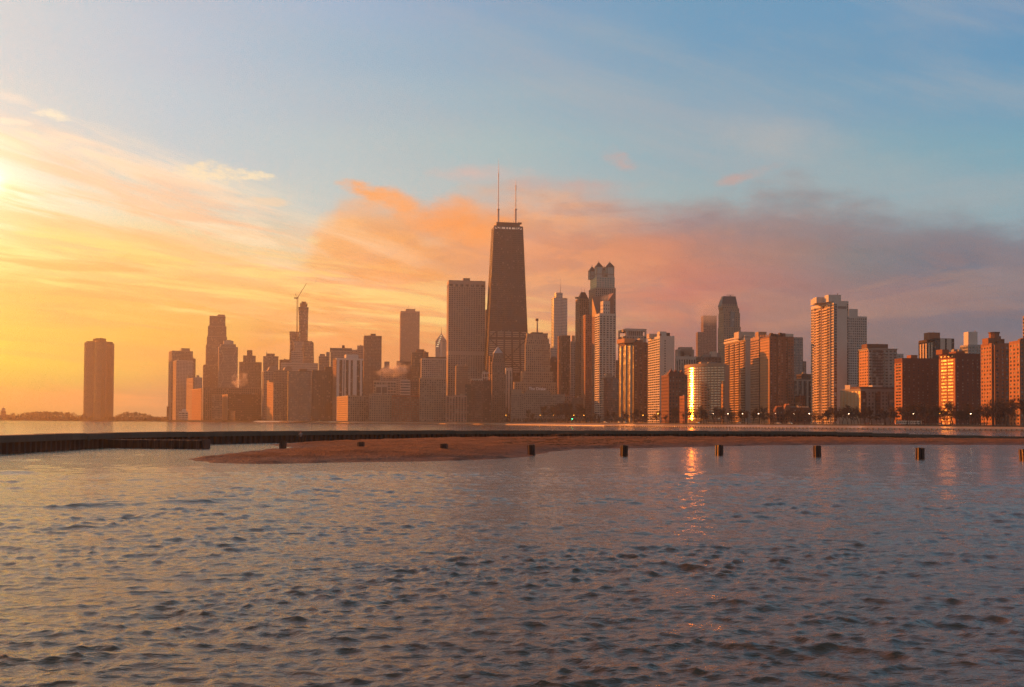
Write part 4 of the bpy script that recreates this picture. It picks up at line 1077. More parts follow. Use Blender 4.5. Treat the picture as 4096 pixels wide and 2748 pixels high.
for j in range(nf+1):
    z = H*j/nf
    bar(fl, 'front', 0, z, 1, z, 1.5, .12); bar(fl, 'left', 0, z, 1, z, 1.5, .12)
fl.build('floor_bands', wallmat((0.085,0.058,0.050), 0.5, spec=.4), b.root, kind='stuff')
for i in range(21): 
    if i % 4: bar(mu, 'front', i/20, 0, i/20, H-.3, .45, .2)
for i in range(1, 12): bar(mu, 'left', i/12, 0, i/12, H-.3, .45, .2)
mu.build('mullions', blkm, b.root, kind='stuff')
for i in range(6):
    m = MB(); bar(m, 'front', i/5, 0, i/5, H-.2, 1.9, .55); m.build('column', blkm, b.root)
for i in range(1, 4):
    m = MB(); bar(m, 'left', i/3, 0, i/3, H-.2, 1.7, .5); m.build('column', blkm, b.root)
xz = [0, .225, .425, .60, .755, .89, 1.0]
for k in range(6):
    za, zc = H*xz[k], H*xz[k+1]
    m = MB(); bar(m, 'front', 0, za, 1, zc, 1.7, .7); m.build('cross_brace', blkm, b.root)
    m = MB(); bar(m, 'front', 1, za, 0, zc, 1.7, .72); m.build('cross_brace', blkm, b.root)
    m = MB(); bar(m, 'left', 0, za, 1, zc, 1.7, .7); bar(m, 'left', 1, za, 0, zc, 1.7, .72); m.build('cross_brace', blkm, b.root)
    if k: 
        m = MB(); bar(m, 'front', 0, za, 1, za, 2.6, .6); m.build('tie_beam', blkm, b.root)
pale = wallmat((0.40,0.34,0.27), 0.4)
zrow = zlow0; rows = 20
for j in range(rows):
    z = zlow0+(zlow1-zlow0)*(j+.5)/rows
    for i in range(5):
        m = MB(); bar(m, 'front', i/5+.022, z, (i+1)/5-.022, z, 1.9, .35); m.build('parking_band', pale, b.root)
dk = MB()
for q_ in (zpx(1300), zpx(1312), ): bar(dk, 'front', 0, q_, 1, q_, 5.4, .3)
dk.build('mechanical_band', blkm, b.root)
for i in range(4):
    m = MB(); bar(m, 'front', .02+i*.245, H-3.4, .245+i*.245-.01, H-3.4, 3.2, .5); m.build('crown_light', emit((1.0,0.86,0.70), 0.05, 'crown_light') if i == 0 else bpy.data.materials['crown_light'], b.root)
for px, yr in ((1000, 1115), ): pass
m = MB(); p, q = TP(.08, .12, H), TP(.92, .9, H); m.box(p.x, q.x, p.y, q.y, H-.2, b.lz(2034, 890, Wt/2, 5)); m.build('penthouse', blkm, b.root)
whm = wallmat((0.55,0.50,0.46), 0.5)
for px, ytip, ycol, ymid in ((1993.6, 632, 838, 696), (2063, 710, 838, 745)):
    yo = 14; x = b.lx(px, 800, yo); zc = lambda py: b.lz(px, py, x, yo)
    m = MB(); m.tube((x, yo, H-0.5), (x, yo, zc(ycol)), 1.75, 1.75, 10); m.build('mast', whm, b.root)
    m = MB(); m.tube((x, yo, zc(ycol)), (x, yo, zc(ymid)), 0.75, 0.6, 8); m.tube((x, yo, zc(ymid)), (x, yo, zc(ytip)), 0.42, 0.12, 6)
    for yy in (ymid, ymid+8, ymid+16): m.tube((x, yo, zc(yy)), (x, yo, zc(yy)+1.2), 1.15, n=8)
    m.build('antenna', whm, b.root)
    m = MB()
    for yy in (838, 856, 862, 868, 876, 800, 820): m.tube((x-2.6, yo, zc(yy)), (x+2.6, yo, zc(yy)), .28, n=4)
    m.tube((x, yo, zc(839)), (x, yo, zc(839)+1.5), 2.6, n=8); m.build('collar', whm, b.root)
m = MB(); x = b.lx(2075, 888, 6)
for k in range(9): m.tube((b.lx(2000+k*9, 888, 6), 6, H+5), (b.lx(2000+k*9, 888, 6), 6, H+9+random.uniform(0, 3)), .22, n=4)
m.box(x-2, x+5, 4, 8, H+5.5, H+8.5); m.build('rooftop_aerials', blkm, b.root)
B('office_tower', 'sliver of a dark tower showing left behind the black tapering tower', None, 1944, 1966, 1238, 2050, ST((0.10,0.07,0.06), G_DARK, bay=3, flo=3.6, pf=.3, sf=.3), clut=0, th=9)

# ---- around the hotel
PAL = ST((0.36,0.29,0.22), dict(rgb=(.04,.04,.045), rough=.1, ior=1.7, blind=.28, tilt=.03, lit=.004), bay=3.3, flo=3.6, pf=.5, sf=.42, top=2.2)
b = B('beacon_tower', 'limestone art deco tower with stepped shoulders and a beacon mast', 2052, 2062, 2226, 1527, 1545, PAL, th=12, clut=0,
  tiers=[(2088, 2213, 1486, 3), (2102, 2200.6, 1374, 7), (2105, 2196, 1354, 9), (2108, 2191, 1336, 11)])
b.ph(2128, 2172, 1329, zb=b.top, yoff=14, dep=12, col=(0.2,0.17,0.14))
for k, xx in enumerate((2112, 2126, 2174, 2187)): b.ph(xx-5, xx+5, 1333, zb=b.top, yoff=13, dep=6, col=(0.3,0.25,0.2), name='pinnacle')
b.mast(2149, 1283, 1.7, zb=b.top+3, yoff=18, col=(.3,.27,.24), name='beacon_mast', n=8); b.mast(2149, 1273, 0.9, zb=b.lz(2149,1283,0,18), yoff=18, name='beacon_mast')
b.ph(2144, 2154, 1274, zb=b.lz(2149, 1282, 0, 18)+.7, yoff=16, dep=4, col=(.22,.16,.12), name='beacon')
HOT = ST((0.29,0.245,0.20), dict(rgb=(.05,.05,.05), rough=.12, ior=1.7, blind=.25, tilt=.03), bay=2.9, flo=3.2, pf=.5, sf=.5, top=2.0)
b = B('hotel', 'wide grey stone hotel with an old English lettered sign on its roof', None, 2094, 2204, 1567, 1420, HOT, th=2, clut=0, depth=30)
b.tier(HOT, x0=b.lx(2044, 1573, 1.5), y0=1.5, Wd=-b.lx(2044, 1573, 1.5)-.02, L=26, z1=b.lz(2070, 1573))
b.tier(HOT, x0=b.W+.02, y0=1.5, Wd=b.lx(2260, 1578, 1.5)-b.W, L=26, z1=b.lz(2230, 1577))
b.ph(2050, 2085, 1557, zb=b.lz(2070, 1573), yoff=6, col=STONE); b.ph(2104, 2196, 1561, yoff=8, dep=10, col=STONE)
x0_, x1_ = b.lx(2115, 1560, 2), b.lx(2183, 1560, 2); zs0, zs1 = b.lz(2150, 1561, 0, 2), b.lz(2150, 1548.5, 0, 2)
# sign: letters on a scaffold
fc = bpy.data.curves.new('hotel_sign_text', 'FONT'); fc.body = 'The Drake'; fc.size = 1.0; fc.extrude = 0.04; fc.offset = 0.012; fc.shear = 0.0
to = bpy.data.objects.new('tmp_text', fc); COL.objects.link(to)
dg = bpy.context.evaluated_depsgraph_get(); tme = bpy.data.meshes.new_from_object(to.evaluated_get(dg)); bpy.data.objects.remove(to)
co = np.array([v.co[:] for v in tme.vertices]); mn, mx = co.min(0), co.max(0)
sg = link('rooftop_sign', tme, b.root); tme.materials.clear(); tme.materials.append(emit((0.80,0.76,0.78), 0.02, 'sign_letters'))
sx_ = (x1_-x0_)/(mx[0]-mn[0]); sz_ = (zs1-zs0)/(mx[1]-mn[1])
for v in tme.vertices:
    x, y, z = v.co; v.co = ((x-mn[0])*sx_+x0_, 2+z*3-0.3, (y-mn[1])*sz_+zs0)
sg['label'] = 'rooftop sign in pale old English letters'
m = MB()
for k in range(12): xx = x0_+(x1_-x0_)*k/11; m.tube((xx, 2.4, b.H-1), (xx, 2.4, zs1), .14, n=4)
m.tube((x0_, 2.4, zs0), (x1_, 2.4, zs0), .14, n=4); m.tube((x0_, 2.4, (zs0+zs1)/2), (x1_, 2.4, (zs0+zs1)/2), .12, n=4); m.build('sign_frame', wallmat(DARK), b.root)
# pyramid-roofed tower
b = B('pyramid_tower', 'brick tower with a pale blue pyramid roof and a sunlit left edge', 1964, 1969, 2024, 1496, 1440, ST((0.20,0.145,0.11), dict(rgb=(.06,.06,.06), rough=.12, ior=1.7, blind=.25, tilt=.03), bay=3.6, flo=3.4, pf=.5, sf=.5), th=11, clut=0,
  tiers=[(1969, 2021, 1448, 1.5), (1972, 2016, 1430, 3), (1975, 2014, 1412, 4)])
x0_, x1_ = b.lx(1976, 1412, 4), b.lx(2013, 1412, 4); m = MB(); x = (x0_+x1_)/2; hw = (x1_-x0_)/2
m.cone([(x0_, 4), (x1_, 4), (x1_, 4+2*hw), (x0_, 4+2*hw)], b.top-.2, (x, 4+hw, b.lz(1992, 1385, x, 4+hw))); m.build('pyramid_roof', wallmat((0.34,0.38,0.42), 0.5), b.root)
for xx in (1958, 1962): pass
b = B('apartment_building', 'setback lower wing catching orange light left of the pyramid roof', 1955, 1960, 1970, 1424, 1460, ST((0.26,0.17,0.11), G_APT, bay=3, flo=3.3), th=11, clut=0, tiers=[])
B('apartment_building', 'brown brick lakefront block with white upper storeys left of the pyramid-roofed tower', None, 1884, 1933, 1523, 1400, ST((0.17,0.10,0.075), G_APT, bay=3.2, flo=3.2, pf=.45, sf=.5), tiers=[(1885, 1932, 1515, .3, ST(OFFW, G_DARK, bay=3.2, flo=6, pf=.3, sf=.2))], clut=0, th=4)
B('apartment_building', 'narrow dark block between the striped low block and the brown brick one', None, 1861, 1884, 1536, 1390, ST((0.10,0.075,0.06), G_APT, bay=3.2, flo=3.2), clut=1, th=4)
B('apartment_building', 'dark brick block tucked right behind the pyramid-roofed tower', None, 1932, 1966, 1522, 1420, ST((0.10,0.065,0.055), G_APT, bay=3.2, flo=3.2, pf=.5, sf=.5), clut=2, th=4)
B('apartment_building', 'small white boxed rooftop block left of the pyramid-roofed tower', None, 1929, 1958, 1489, 1560, ST((0.50,0.46,0.42), G_DARK, bay=3.4, flo=7, pf=.35, sf=.2), clut=1, th=4)
B('club_building', 'stone block with crenellated top and dark upper loggia in front of the huge ribbed slab', 1821, 1825, 1872, 1462, 1590, ST((0.28,0.21,0.165), G_DARK, bay=3.3, flo=3.4, pf=.5, sf=.5), phs=[(1830, 1838, 1457, STONE), (1846, 1852, 1457, STONE), (1862, 1869, 1457, STONE)], th=9, clut=0)
B('apartment_tower', 'slim white tower with dark vertical stripes between the pyramid roof and the beacon tower', None, 2023.5, 2049, 1471, 1570, ST((0.52,0.48,0.44), G_DARK, bay=4.2, flo=3.2, pf=.55, sf=.05, top=5), th=4, clut=1)
b = Bld('barrel_topped_building', 'dark building with a rounded barrel top right of the beacon tower', None, 2201, 2228, 1436, 1720, 5, 'building', depth=20)
b.tier(ST((0.06,0.045,0.04), G_DARK, bay=3, flo=3.4, pf=.2, sf=.2)); m = MB(); r_ = b.W/2; pr = [(r_+r_*cos(pi*i/12), b.H-.7+r_*sin(pi*i/12)*.95) for i in range(13)]
m.add([(x, 0.1, z) for x, z in pr]+[(x, 19, z) for x, z in pr], [tuple(range(12, -1, -1)), tuple(range(13, 26))]+[(i, i+1, 14+i, 13+i) for i in range(12)]+[(12, 0, 13, 25)]); m.build('barrel_roof', wallmat((0.06,0.045,0.04), .5), b.root)
B('apartment_building', 'low brown stone row right of the lettered hotel', None, 2204, 2292, 1581, 1460, ST((0.22,0.16,0.13), G_APT, bay=3.2, flo=3.3, pf=.5, sf=.5), clut=4, th=4)
B('apartment_building', 'low plain block between the hotel row and the dark slope-roofed tower', None, 2292, 2332, 1590, 1420, ST((0.18,0.13,0.11), G_APT, bay=3.2, flo=3.3, pf=.6, sf=.6), clut=2, th=4)
# glass spire tower (rounded tiers)
def rounded(w, d, x0, y0, r, n=6):
    o = []
    for cx, cy, a in ((x0+r, y0+r, pi), (x0+w-r, y0+r, 1.5*pi), (x0+w-r, y0+d-r, 0), (x0+r, y0+d-r, .5*pi)):
        for i in range(n): t = a+(pi/2)*i/(n-1); o.append((cx+r*cos(t), cy+r*sin(t)))
    return o
b = Bld('spire_tower', 'far silvery glass tower with a stepped top and a thin spire', None, 2217, 2274, 1192, 2450, 17, 'skyscraper', depth=34)
gl = glassmat(rgb=(0.10,0.095,0.09), rough=.18, ior=2.3, blind=0, tilt=.015); bd = wallmat((0.34,0.29,0.27), .35, spec=.7)
def rtier(xa, xb, py, yo, dep, zb):
    a, c_ = b.lx(xa, py, yo), b.lx(xb, py, yo); z = b.lz((xa+xb)/2, py, (a+c_)/2, yo); r_ = min((c_-a)/2.2, 9)
    m = MB(); m.prism(rounded(c_-a-.5, dep-.5, a+.25, yo+.25, r_), zb, z); m.build('glass_wall', gl, b.root)
    s_ = MB(); zz = zb
    while zz < z: s_.prism(rounded(c_-a, dep, a, yo, r_), zz, min(zz+1.5, z+.3)); zz += 3.9
    s_.prism(rounded(c_-a, dep, a, yo, r_), z-2, z+.4)
    s_.build('floor_bands', bd, b.root, kind='stuff'); return z
rtier(2217, 2274, 1192, 3, 30, 0); z_ = rtier(2226, 2255, 1171, 0, 26, 0)
b.mast(2241, 1140, 1.3, zb=z_, yoff=12, col=OFFW, name='spire'); b.mast(2241, 1100, .45, zb=b.lz(2241, 1142, 0, 12), yoff=12, col=OFFW, name='spire')
B('office_tower', 'short glass block with a golden strip at the foot of the spire tower', None, 2202, 2230, 1391, 2000, ST((0.34,0.30,0.28), G_MIR, bay=3, flo=3.8, pf=.15, sf=.2), th=10, clut=1)
B('apartment_tower', 'brown vertical-ribbed tower with lit left side in front of the spire tower', 2230, 2246, 2281, 1341, 1680, ST((0.22,0.14,0.10), G_APT, bay=2.6, flo=3.2, pf=.4, sf=.25, left=dict(wall=(.34,.2,.13))), th=12, clut=2)
B('apartment_tower', 'narrow white windowed tower behind the brown ribbed one', None, 2282, 2302, 1365, 1760, ST((0.44,0.38,0.34), G_DARK, bay=3.2, flo=3.2, pf=.4, sf=.45), th=8, clut=0, phs=[(2288, 2300, 1342, (0.46,0.28,0.16))])
# tall brown tower with dark pyramid
b = B('hip_roof_tower', 'tall brown stone tower with a dark truncated pyramid roof and finials', 2302, 2319, 2357, 1193, 1650, ST((0.27,0.18,0.12), G_DARK, bay=3.2, flo=3.3, pf=.45, sf=.4), th=14, clut=0, cat='skyscraper')
x0_, x1_ = b.lx(2319.5, 1192, .5), b.lx(2354, 1192, .5); zt = b.lz(2336, 1170, 8, 8); m = MB(); c_ = (x0_+x1_)/2; hw = (x1_-x0_)/2
m.prism([(x0_, .5), (x1_, .5), (x1_, .5+2*hw), (x0_, .5+2*hw)], b.H-.1, zt, [(c_-3.5, hw-3), (c_+3.5, hw-3), (c_+3.5, hw+4), (c_-3.5, hw+4)]); m.build('hip_roof', wallmat((0.07,0.05,0.045), .6), b.root)
for dx in (-3, 3): 
    m = MB(); m.tube((c_+dx, hw, zt-.5), (c_+dx, hw, zt+8), .4, .1); m.build('finial', wallmat((0.3,0.2,0.15)), b.root)
for k in range(4): b.ph(2302+k*4.5, 2305+k*4.5, 1187, yoff=1+k*2, dep=2, col=(0.3,0.2,0.13), name='pinnacle')
B('apartment_tower', 'reddish brown tower with a sunlit top left corner, right of the hip-roofed tower', 2330, 2342, 2381, 1258, 1560, ST((0.25,0.15,0.11), G_APT, bay=3.4, flo=3.2, pf=.5, sf=.5, left=dict(wall=(.36,.19,.11))), th=12, clut=0, depth=26)
# turreted tower
b = Bld('turreted_tower', 'tall tower with four pointed corner turrets and green glass below them', 2360, 2386, 2459, 1106, 1600, 13, 'skyscraper', depth=34)
TUR = ST((0.40,0.40,0.36), dict(rgb=(.17,.24,.21), rough=.12, ior=2.0, blind=.1, tilt=.02), bay=4.6, flo=3.6, pf=.2, sf=.2, top=1.0)
b.tier(TUR); b.tier(ST((0.32,0.27,0.23), G_DARK, bay=3.4, flo=3.4, pf=.5, sf=.4), x0=-2.0, y0=-1.5, Wd=b.W+3.4, L=37, z1=b.lz(2420, 1150))
for (xa, xb, yr, ya, yf, yo) in ((2360, 2383, 1085, 1068, 1058, 24), (2386, 2412, 1069, 1051, 1042, 0.4), (2429, 2457.5, 1069, 1051, 1043, 0.4), (2411, 2426, 1082, 1069, 1060, 24)):
    a, c_ = b.lx(xa, yr, yo), b.lx(xb, yr, yo); zr = b.lz((xa+xb)/2, yr, (a+c_)/2, yo); za = b.lz((xa+xb)/2, ya, (a+c_)/2, yo+5); w = c_-a
    m = MB(); m.box(a+.5, c_-.5, yo+.5, yo+w-.5, b.H-.8, zr); m.build('turret', wallmat((0.44,0.46,0.43)), b.root)
    m = MB()
    for (px_, py_) in ((a, yo), (c_-1.2, yo), (a, yo+w-1.2), (c_-1.2, yo+w-1.2)): m.box(px_, px_+1.2, py_, py_+1.2, b.H-.8, zr+.2)
    m.box(a-.2, c_+.2, yo-.2, yo+w+.2, zr, zr+1.0); m.box(a+.1, c_-.1, yo+.1, yo+w-.1, b.H+4, b.H+5.2); m.build('turret_frame', wallmat((0.30,0.24,0.19)), b.root)
    m = MB(); m.prism([(a-.3, yo-.3), (c_+.3, yo-.3), (c_+.3, yo+w+.3), (a-.3, yo+w+.3)], zr+1.0, za, [(a+w*.40, yo+w*.40), (a+w*.60, yo+w*.40), (a+w*.60, yo+w*.60), (a+w*.40, yo+w*.60)]); m.build('turret_roof', wallmat((0.085,0.065,0.06), .6), b.root)
    m = MB(); m.tube((a+w/2, yo+w/2, za-.2), (a+w/2, yo+w/2, b.lz((xa+xb)/2, yf, a, yo+5)), .9, .15, 6); m.build('finial', wallmat((0.32,0.28,0.25)), b.root)
x0_ = b.lx(2412, 1090, .4); x1_ = b.lx(2429, 1090, .4)
m = MB()
for k in range(4): xx = x0_+(x1_-x0_)*k/3; m.box(xx-.3, xx+.3, .4, 1.2, b.H-.8, b.H+4.6)
m.box(x0_, x1_, .4, 1.4, b.H+4.6, b.H+6.2); m.build('arcade', wallmat((0.32,0.26,0.21)), b.root)
# slanted-roof tower
b = Bld('slant_roof_tower', 'reddish granite tower with a folded slanting roof below the turreted tower', 2369, 2388, 2455, 1262, 1500, 14, 'skyscraper', depth=24)
SL = ST((0.26,0.165,0.125), G_DARK, bay=3.4, flo=3.3, pf=.5, sf=.4, top=.3)
b.tier(SL); zl = b.lz(2374, 1182); zr = b.lz(2453, 1172, b.W); m = MB()
m.add([(0, 0, b.H-.1), (b.W, 0, b.H-.1), (b.W, b.L, b.H-.1), (0, b.L, b.H-.1), (b.W, 0.2, zr), (b.W, b.L, zr+1), (0, b.L, zl), (b.W*.3, b.L, zl-2)],
      [(0,1,4),(1,2,5,4),(0,4,5,6),(0,6,3),(2,3,6,5)]); m.build('slant_roof', wallmat((0.22,0.14,0.11), .5), b.root)
# white grid tower in front
b = Bld('white_grid_tower', 'white gridded apartment tower with a smaller white block on top, below the turrets', 2380, 2398, 2464, 1253, 1400, 13, 'skyscraper')
b.tier(ST((0.54,0.50,0.44), G_DARK, bay=4.8, flo=3.3, pf=.38, sf=.42, g=.7, top=3, left=dict(bay=9, pf=.12, sf=.5)))
b2x0, b2x1 = b.lx(2413, 1203, 4), b.lx(2440, 1203, 4)
b.tier(ST((0.58,0.54,0.48), G_DARK, bay=3.3, flo=5.4, pf=.6, sf=.55, g=.5, top=4), x0=b2x0, y0=4, Wd=b2x1-b2x0, L=13, z0=b.H-.7, z1=b.lz(2426, 1203, b2x0, 4))
B('apartment_building', 'dark glass building with pale side columns at the foot of the white grid tower', 2402.5, 2415, 2479, 1510, 1340, ST((0.14,0.12,0.11), dict(rgb=(.06,.07,.08), rough=.1, ior=2.0, blind=.12, tilt=.04), bay=3.4, flo=3.3, pf=.1, sf=.28, left=dict(wall=(.36,.3,.26), sf=.5)), th=12, phs=[(2425, 2448, 1495, STONE)], clut=3)
# open-framed crown
b = B('office_tower', 'grey grid office tower with an open portal frame crown', 2473, 2505, 2586, 1342, 1500, ST((0.42,0.38,0.35), G_DARK, bay=4.5, flo=4.1, pf=.25, sf=.4, g=.6, top=1), th=12, clut=0)
zt = b.lz(2540, 1315); m = MB()
for xx in (0, b.W-2): m.box(xx, xx+2, 0, 2, b.H-.5, zt); m.box(xx, xx+2, b.L-2, b.L, b.H-.5, zt)
m.box(-.02, b.W+.02, -.02, b.L+.02, zt-3.4, zt+.4); m.build('crown_frame', wallmat((0.44,0.40,0.37)), b.root)
b.ph(2512, 2572, 1324, yoff=3, dep=14, col=(0.2,0.18,0.17)); m = MB()
for k in range(9): xx = 3+k*(b.W-6)/8; m.box(xx, xx+.9, .3, 1.2, b.H-.5, zt-3.4)
m.build('crown_fins', wallmat((0.44,0.40,0.37)), b.root)
B('apartment_tower', 'narrow greyish tower visible between the white grid tower and the open crown tower', None, 2464, 2476, 1440, 1450, ST((0.2,0.17,0.15), G_DARK, bay=3, flo=3.3), clut=0, th=8)
# gold glass tower
b = Bld('bronze_glass_tower', 'bronze glass apartment tower glowing gold on its bay-windowed left side', 2476, 2535, 2592, 1368, 1245, 20, 'building')
b.tier(ST((0.14,0.08,0.055), G_APT, bay=6.2, flo=3.2, pf=.55, sf=.55, top=3.2, left=dict(wall=(.20,.13,.08), glass=G_GOLD, bay=3.0, pf=.10, sf=.22, g=.35, maxobj=600)), faces=('left', 'front'))
for k in range(3):
    m = MB(); yy = 5+k*b.L/3.2; m.prism([(0.2, yy), (-1.6, yy+1.5), (-1.6, yy+4.5), (.2, yy+6)], 0, b.H-3); m.build('bay_window', glassmat(**G_GOLD), b.root)
b.ph(2498, 2540, 1354, yoff=4, dep=22, col=(0.42,0.24,0.13)); b.ph(2545, 2572, 1360, yoff=5, dep=10, col=BROWN); b.ph(2560, 2584, 1353, yoff=12, dep=8, col=CONC)
# white tower with blank front
b = Bld('white_slab_tower', 'white apartment tower with striped balconies at left and a nearly blank front', 2592, 2639, 2698, 1343, 1180, 10.5, 'building')
bal_g = dict(rgb=(.05,.045,.04), rough=.25, ior=1.8, blind=.1, tilt=.04)
b.tier(ST((0.56,0.53,0.48), G_DARK, bay=3.2, flo=3.1, pf=.9, sf=.6, g=.4, top=2.5, front=dict(blank=True), left=dict(blank=False, bay=7, pf=.06, sf=.42, glass=bal_g, g=.4)))
xx = b.lx(2658, 1400, 0); wn_ = MB(); wn_.box(0, 1.5, -.12, .05, 0, 1.5); wme = wn_.mesh('window', glassmat(**G_DARK)); nf = int(b.H/3.1)
for j in range(1, nf-1): link('window', wme, b.root, (xx, 0, j*3.1+.8)); 
b.ph(2639, 2666, 1326, yoff=5, dep=10, col=(0.52,0.50,0.46)); b.ph(2666, 2680, 1331, yoff=6, dep=7, col=DARK); b.ph(2597, 2630, 1335, yoff=25, dep=10, col=(0.45,0.40,0.35))
b.clutter(2)
FINS = ST((0.46,0.43,0.39), G_DARK, bay=4.0, flo=30, pf=.5, sf=.02, g=.9, top=4.5, pd=.1)
B('office_building', 'grey building with tall white fins and a rounded rooftop drum', 2700, 2704, 2803, 1425, 1480, FINS, th=6, phs=[(2709, 2777, 1398, (0.38,0.32,0.28)), (2720, 2770, 1388, (0.38,0.32,0.28)), (2722, 2737, 1405, DARK)], clut=4)
# old brown gabled building
def gables(b, xs, yb, h, col, roofcol, y0=0.0, w=6.5):
    for px in xs:
        x = b.lx(px, yb, y0); m = MB(); z0 = b.H-.6
        m.add([(x-w/2, y0, z0), (x+w/2, y0, z0), (x, y0, z0+h), (x-w/2, y0+5, z0), (x+w/2, y0+5, z0), (x, y0+5, z0+h)], [(0,1,2),(3,5,4),(0,2,5,3),(1,4,5,2),(0,3,4,1)])
        m.build('gable', wallmat(col), b.root)
CH = ST((0.17,0.075,0.05), G_APT, bay=3.4, flo=3.4, pf=.5, sf=.5, top=1.2)
b = Bld('gabled_apartments', 'old dark red brick apartment building with chateau gables and steep slate roofs', 2645, 2676, 2750, 1498, 990, 9, 'building')
b.tier(dict(CH, left=dict(glass=G_GOLD))); gables(b, (2684, 2704, 2728), 1498, 5.5, (0.17,0.075,0.05), None)
m = MB(); m.prism([(1, 1), (b.W-1, 1), (b.W-1, b.L-1), (1, b.L-1)], b.H-.65, b.H+3.6, [(4, 5), (b.W-4, 5), (b.W-4, b.L-5), (4, b.L-5)]); m.build('slate_roof', wallmat((0.07,0.07,0.07), .6), b.root)
m = MB(); m.cone([(3.5+3.2*cos(i*pi/5), 3.2+3.2*sin(i*pi/5)) for i in range(10)], b.H-.6, (3.5, 3.2, b.H+7)); m.build('turret_roof', wallmat((0.16,0.07,0.05), .7), b.root)
B('brick_apartments', 'small red brick block glowing orange left of the curved white building', 2718, 2738, 2750, 1583, 955, ST(BRICK, G_GOLD, bay=3.2, flo=3.2, pf=.5, sf=.5), th=9, clut=1)
# cloud-capped tower
b = B('cloud_capped_tower', 'far tower whose top dissolves into low cloud', None, 2814, 2867, 1262, 2400, ST((0.20,0.13,0.12), G_DARK, bay=4, flo=4, pf=.4, sf=.4), th=4, clut=0, cat='skyscraper')
B('office_tower', 'lower flat-topped neighbour left of the cloud-capped tower', None, 2791, 2829, 1328, 2350, ST((0.22,0.14,0.12), G_DARK, bay=4, flo=4, pf=.4, sf=.4), th=4, clut=0)
B('office_building', 'jumble of dark rooftops between the curved white building and the mansard tower', None, 2802, 2886, 1426, 1440, ST((0.12,0.10,0.095), G_DARK, bay=5, flo=4, pf=.3, sf=.3), phs=[(2816, 2842, 1418, GREY), (2845, 2868, 1406, OFFW), (2868, 2880, 1412, GREY)], clut=5, th=6)
# mansard tower
MAN = ST((0.34,0.265,0.20), dict(rgb=(.05,.055,.06), rough=.12, ior=1.8, blind=.15, tilt=.03), bay=4.0, flo=3.5, pf=.55, sf=.5, top=1.6)
b = B('mansard_tower', 'tall stone tower with stepped shoulders and a dark blue mansard roof', 2871, 2895, 2963, 1306, 1500, MAN, th=8, clut=0, cat='skyscraper', tiers=[(2894, 2960, 1252, 2), (2893, 2957, 1232, 3.5), (2888, 2952, 1223, 5)])
x0_, x1_ = b.lx(2886, 1222, 5), b.lx(2951, 1222, 5); zt = b.lz(2917, 1184, x0_, 8); m = MB(); y1_ = max(22, b.L-5)
m.prism([(x0_, 5), (x1_, 5), (x1_, y1_), (x0_, y1_)], b.top-.2, zt, [(b.lx(2894, 1184, 8), 8.5), (b.lx(2943, 1184, 8), 8.5), (b.lx(2943, 1184, 8), y1_-4), (b.lx(2894, 1184, 8), y1_-4)]); m.build('mansard_roof', wallmat((0.085,0.095,0.11), .5), b.root)
m = MB(); xa = b.lx(2905, 1180, 12); xb = b.lx(2937, 1180, 12); m.tube((xa, 12, zt+2.2), (xb, 12, zt+2.4), .45, n=4); m.tube(((xa+xb)/2, 12, zt-.3), ((xa+xb)/2, 12, zt+2.3), .5, n=5); m.build('roof_crane', wallmat(DARK), b.root)
for k in range(7): 
    m = MB(); u = x0_+(x1_-x0_)*(k+.5)/7; m.box(u-1.2, u+1.2, 4.5, 6.5, b.top-.3, b.top+3.0); m.build('dormer', wallmat((0.3,0.26,0.22)), b.root)
m = MB(); u = b.W*.52
m.box(u-3.6, u+3.6, 1.0, 4.4, b.H*.55, b.lz(2930, 1246, u, 2)); m.build('bay_window', glassmat(rgb=(.05,.055,.06), rough=.12, ior=2.0, blind=.1, tilt=.03), b.root)

